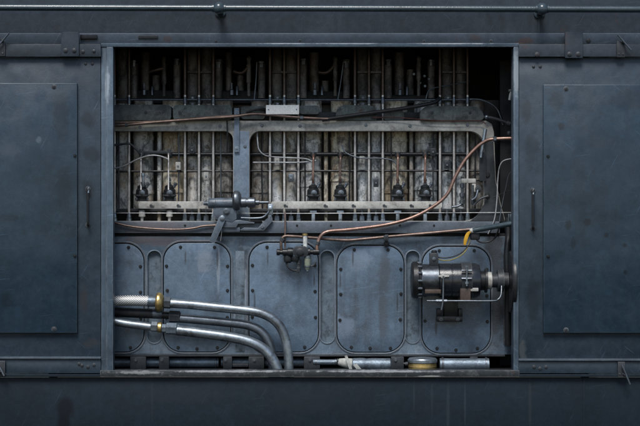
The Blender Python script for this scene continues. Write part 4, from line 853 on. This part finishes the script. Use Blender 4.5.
yt.plate([(x - w_ * 0.9, y - w_ * 0.3) for (x, y), w_ in zip(ptsY, wid)] + [(x + w_ * 0.9, y + w_ * 0.3) for (x, y), w_ in reversed(list(zip(ptsY, wid)))], [], 0.165, 0.172, 0.001)
tag(yt.build('yellow_tape', M['yellow']), 'bright yellow tape tag hanging from the black cable plug', 'tape')
pipe('thin_wire', [(438, 259.4, 0.14), (446, 260.4, 0.12), (455, 258.4, 0.13), (462, 254.4, 0.15), (467, 249, 0.18), (470, 240, 0.195)], 0.55, 'ywire',
     'thin yellowish wire drooping from the plug to the generator terminal', 'wire')
pipe('thin_wire', [(438, 257.4, 0.15), (446, 258, 0.14), (456, 255.6, 0.15), (464, 250.6, 0.17), (470, 243, 0.195)], 0.6, 'rubber',
     'thin black wire just above the yellowish generator wire', 'wire')

# ------------------------------------------------------------------ along the floor of the bay
lb = 0.235
def floor_pipe(x0, x1, py, r, mat, label):
    t = thing('floor_pipe', label, 'pipe', P((x0 + x1) / 2, py + r, lb), 'silver pipes along the bay floor')
    MB().plathe((x0, py, lb), (1, 0, 0), [(0, r * 0.8), (0.3, r), (x1 - x0 - 0.3, r), (x1 - x0, r * 0.8)], 20).build('pipe_body', M[mat], t)
    for x in (x0 + 2, x1 - 4):
        MB().plathe((x, py, lb), (1, 0, 0), [(0, r * 1.02), (0.2, r * 1.16), (1.8, r * 1.16), (2, r * 1.02)], 20).build('band', M['dsteel'], t)
def fp(x0, x1, py, r, mat, label):
    floor_pipe(x0, x1, py, r, mat, label)
lb = 0.36
fp(80, 219, 362.4, 5.0, 'alu', 'long dull silver floor pipe behind the engine feet under the hoses')
fp(221, 307, 362.2, 4.6, 'alu', 'dull silver floor pipe behind the feet where the bent pipes go down')
lb = 0.20
fp(313, 338.5, 362.2, 2.8, 'alu', 'slim bright floor pipe leading to the cream hose end')
fp(439.5, 489, 364.6, 6.3, 'alu', 'mottled silver floor pipe right of the brass can')
cn = thing('silver_canister', 'crumpled silver canister lying on the bay floor left of the brass can', 'canister', P(370, 368, 0.17))
MB().plathe((352, 364.6, 0.17), (1, 0, 0), [(0, 5.4), (1, 6.4), (9, 6.7), (12, 6.6), (14, 6.0), (20, 6.5), (32, 6.3), (38, 6.5), (39, 5.6)], 26).build('canister_body', M['alu'], cn)
MB().plathe((338, 361.8, 0.17), (1, 0, -0.16), [(0, 2.6), (1, 3.4), (6, 4.6), (13, 5.4), (14.5, 5.2)], 20).build('hose_end', M['cream'], cn)
MB().plathe((337, 361, 0.17), (1, 0, 0), [(0, 2.6), (1.4, 2.8)], 14).build('seal', M['black'], cn)
MB().plate([(344.6, 356), (347.2, 355.6), (352.6, 369.6), (349.4, 370)], [], 0.118, 0.126, 0.001).build('clip', M['cream'], cn)
MB().plate([(353, 365), (357, 364), (361.5, 369.5), (357, 370)], [], 0.11, 0.118, 0.001).build('strap_end', M['cream'], cn)
tin = thing('brass_can', 'squat brass coloured can with a silver lid on the bay floor', 'can', P(422.5, 370, 0.17))
MB().plathe((422.5, 370.2, 0.17), (0, 0, 1), [(-1.2, 13.6), (-0.6, 14), (3.4, 14), (3.7, 14.3), (4.4, 14.3), (4.7, 14), (7.2, 14), (7.6, 13.6)], 36).build('can_body', M['brass'], tin)
MB().plathe((422.5, 362.4, 0.17), (0, 0, 1), [(0, 13.8), (0.3, 14.8), (2.6, 14.9), (3.2, 14.2), (4.2, 13.6), (4.6, 11)], 36).build('lid', M['steel'], tin)
MB().plathe((407.5, 364, 0.12), (-1, 0, 0.1), [(0, 2), (2, 2), (2.3, 1.2), (4, 1.2)], 10).build('spout', M['iron'], tin)

# ------------------------------------------------------------------ camera, light, world
cam = bpy.data.cameras.new('camera'); co = bpy.data.objects.new('camera', cam); COL.objects.link(co)
co.location = (0, -DIST, ZC); co.rotation_euler = (math.radians(90), 0, 0)
cam.sensor_width = 36; cam.lens = 36 * DIST / (640 * U); cam.clip_start = 0.1; cam.clip_end = 200
SC.camera = co
EL, AZ = math.radians(54), math.radians(12)
sd = Vector((-math.sin(AZ) * math.cos(EL), -math.cos(AZ) * math.cos(EL), math.sin(EL)))
sun = bpy.data.lights.new('sun', 'SUN'); so = bpy.data.objects.new('sun', sun); COL.objects.link(so)
sun.energy = 1.5; sun.angle = math.radians(24); sun.color = (1.0, 0.98, 0.95)
so.rotation_euler = sd.to_track_quat('Z', 'Y').to_euler()
wd = bpy.data.worlds.new('World'); SC.world = wd; wd.use_nodes = True
nt = wd.node_tree
sky = nt.nodes.new('ShaderNodeTexSky'); sky.sky_type = 'NISHITA'; sky.sun_disc = False
sky.sun_elevation = EL; sky.sun_rotation = math.radians(180 + 12)
bg = nt.nodes['Background']; bg.inputs['Strength'].default_value = 0.055
nt.links.new(sky.outputs[0], bg.inputs['Color'])
SC.view_settings.view_transform = 'Standard'; SC.view_settings.look = 'None'
SC.view_settings.exposure = 1.32; SC.view_settings.gamma = 1.0
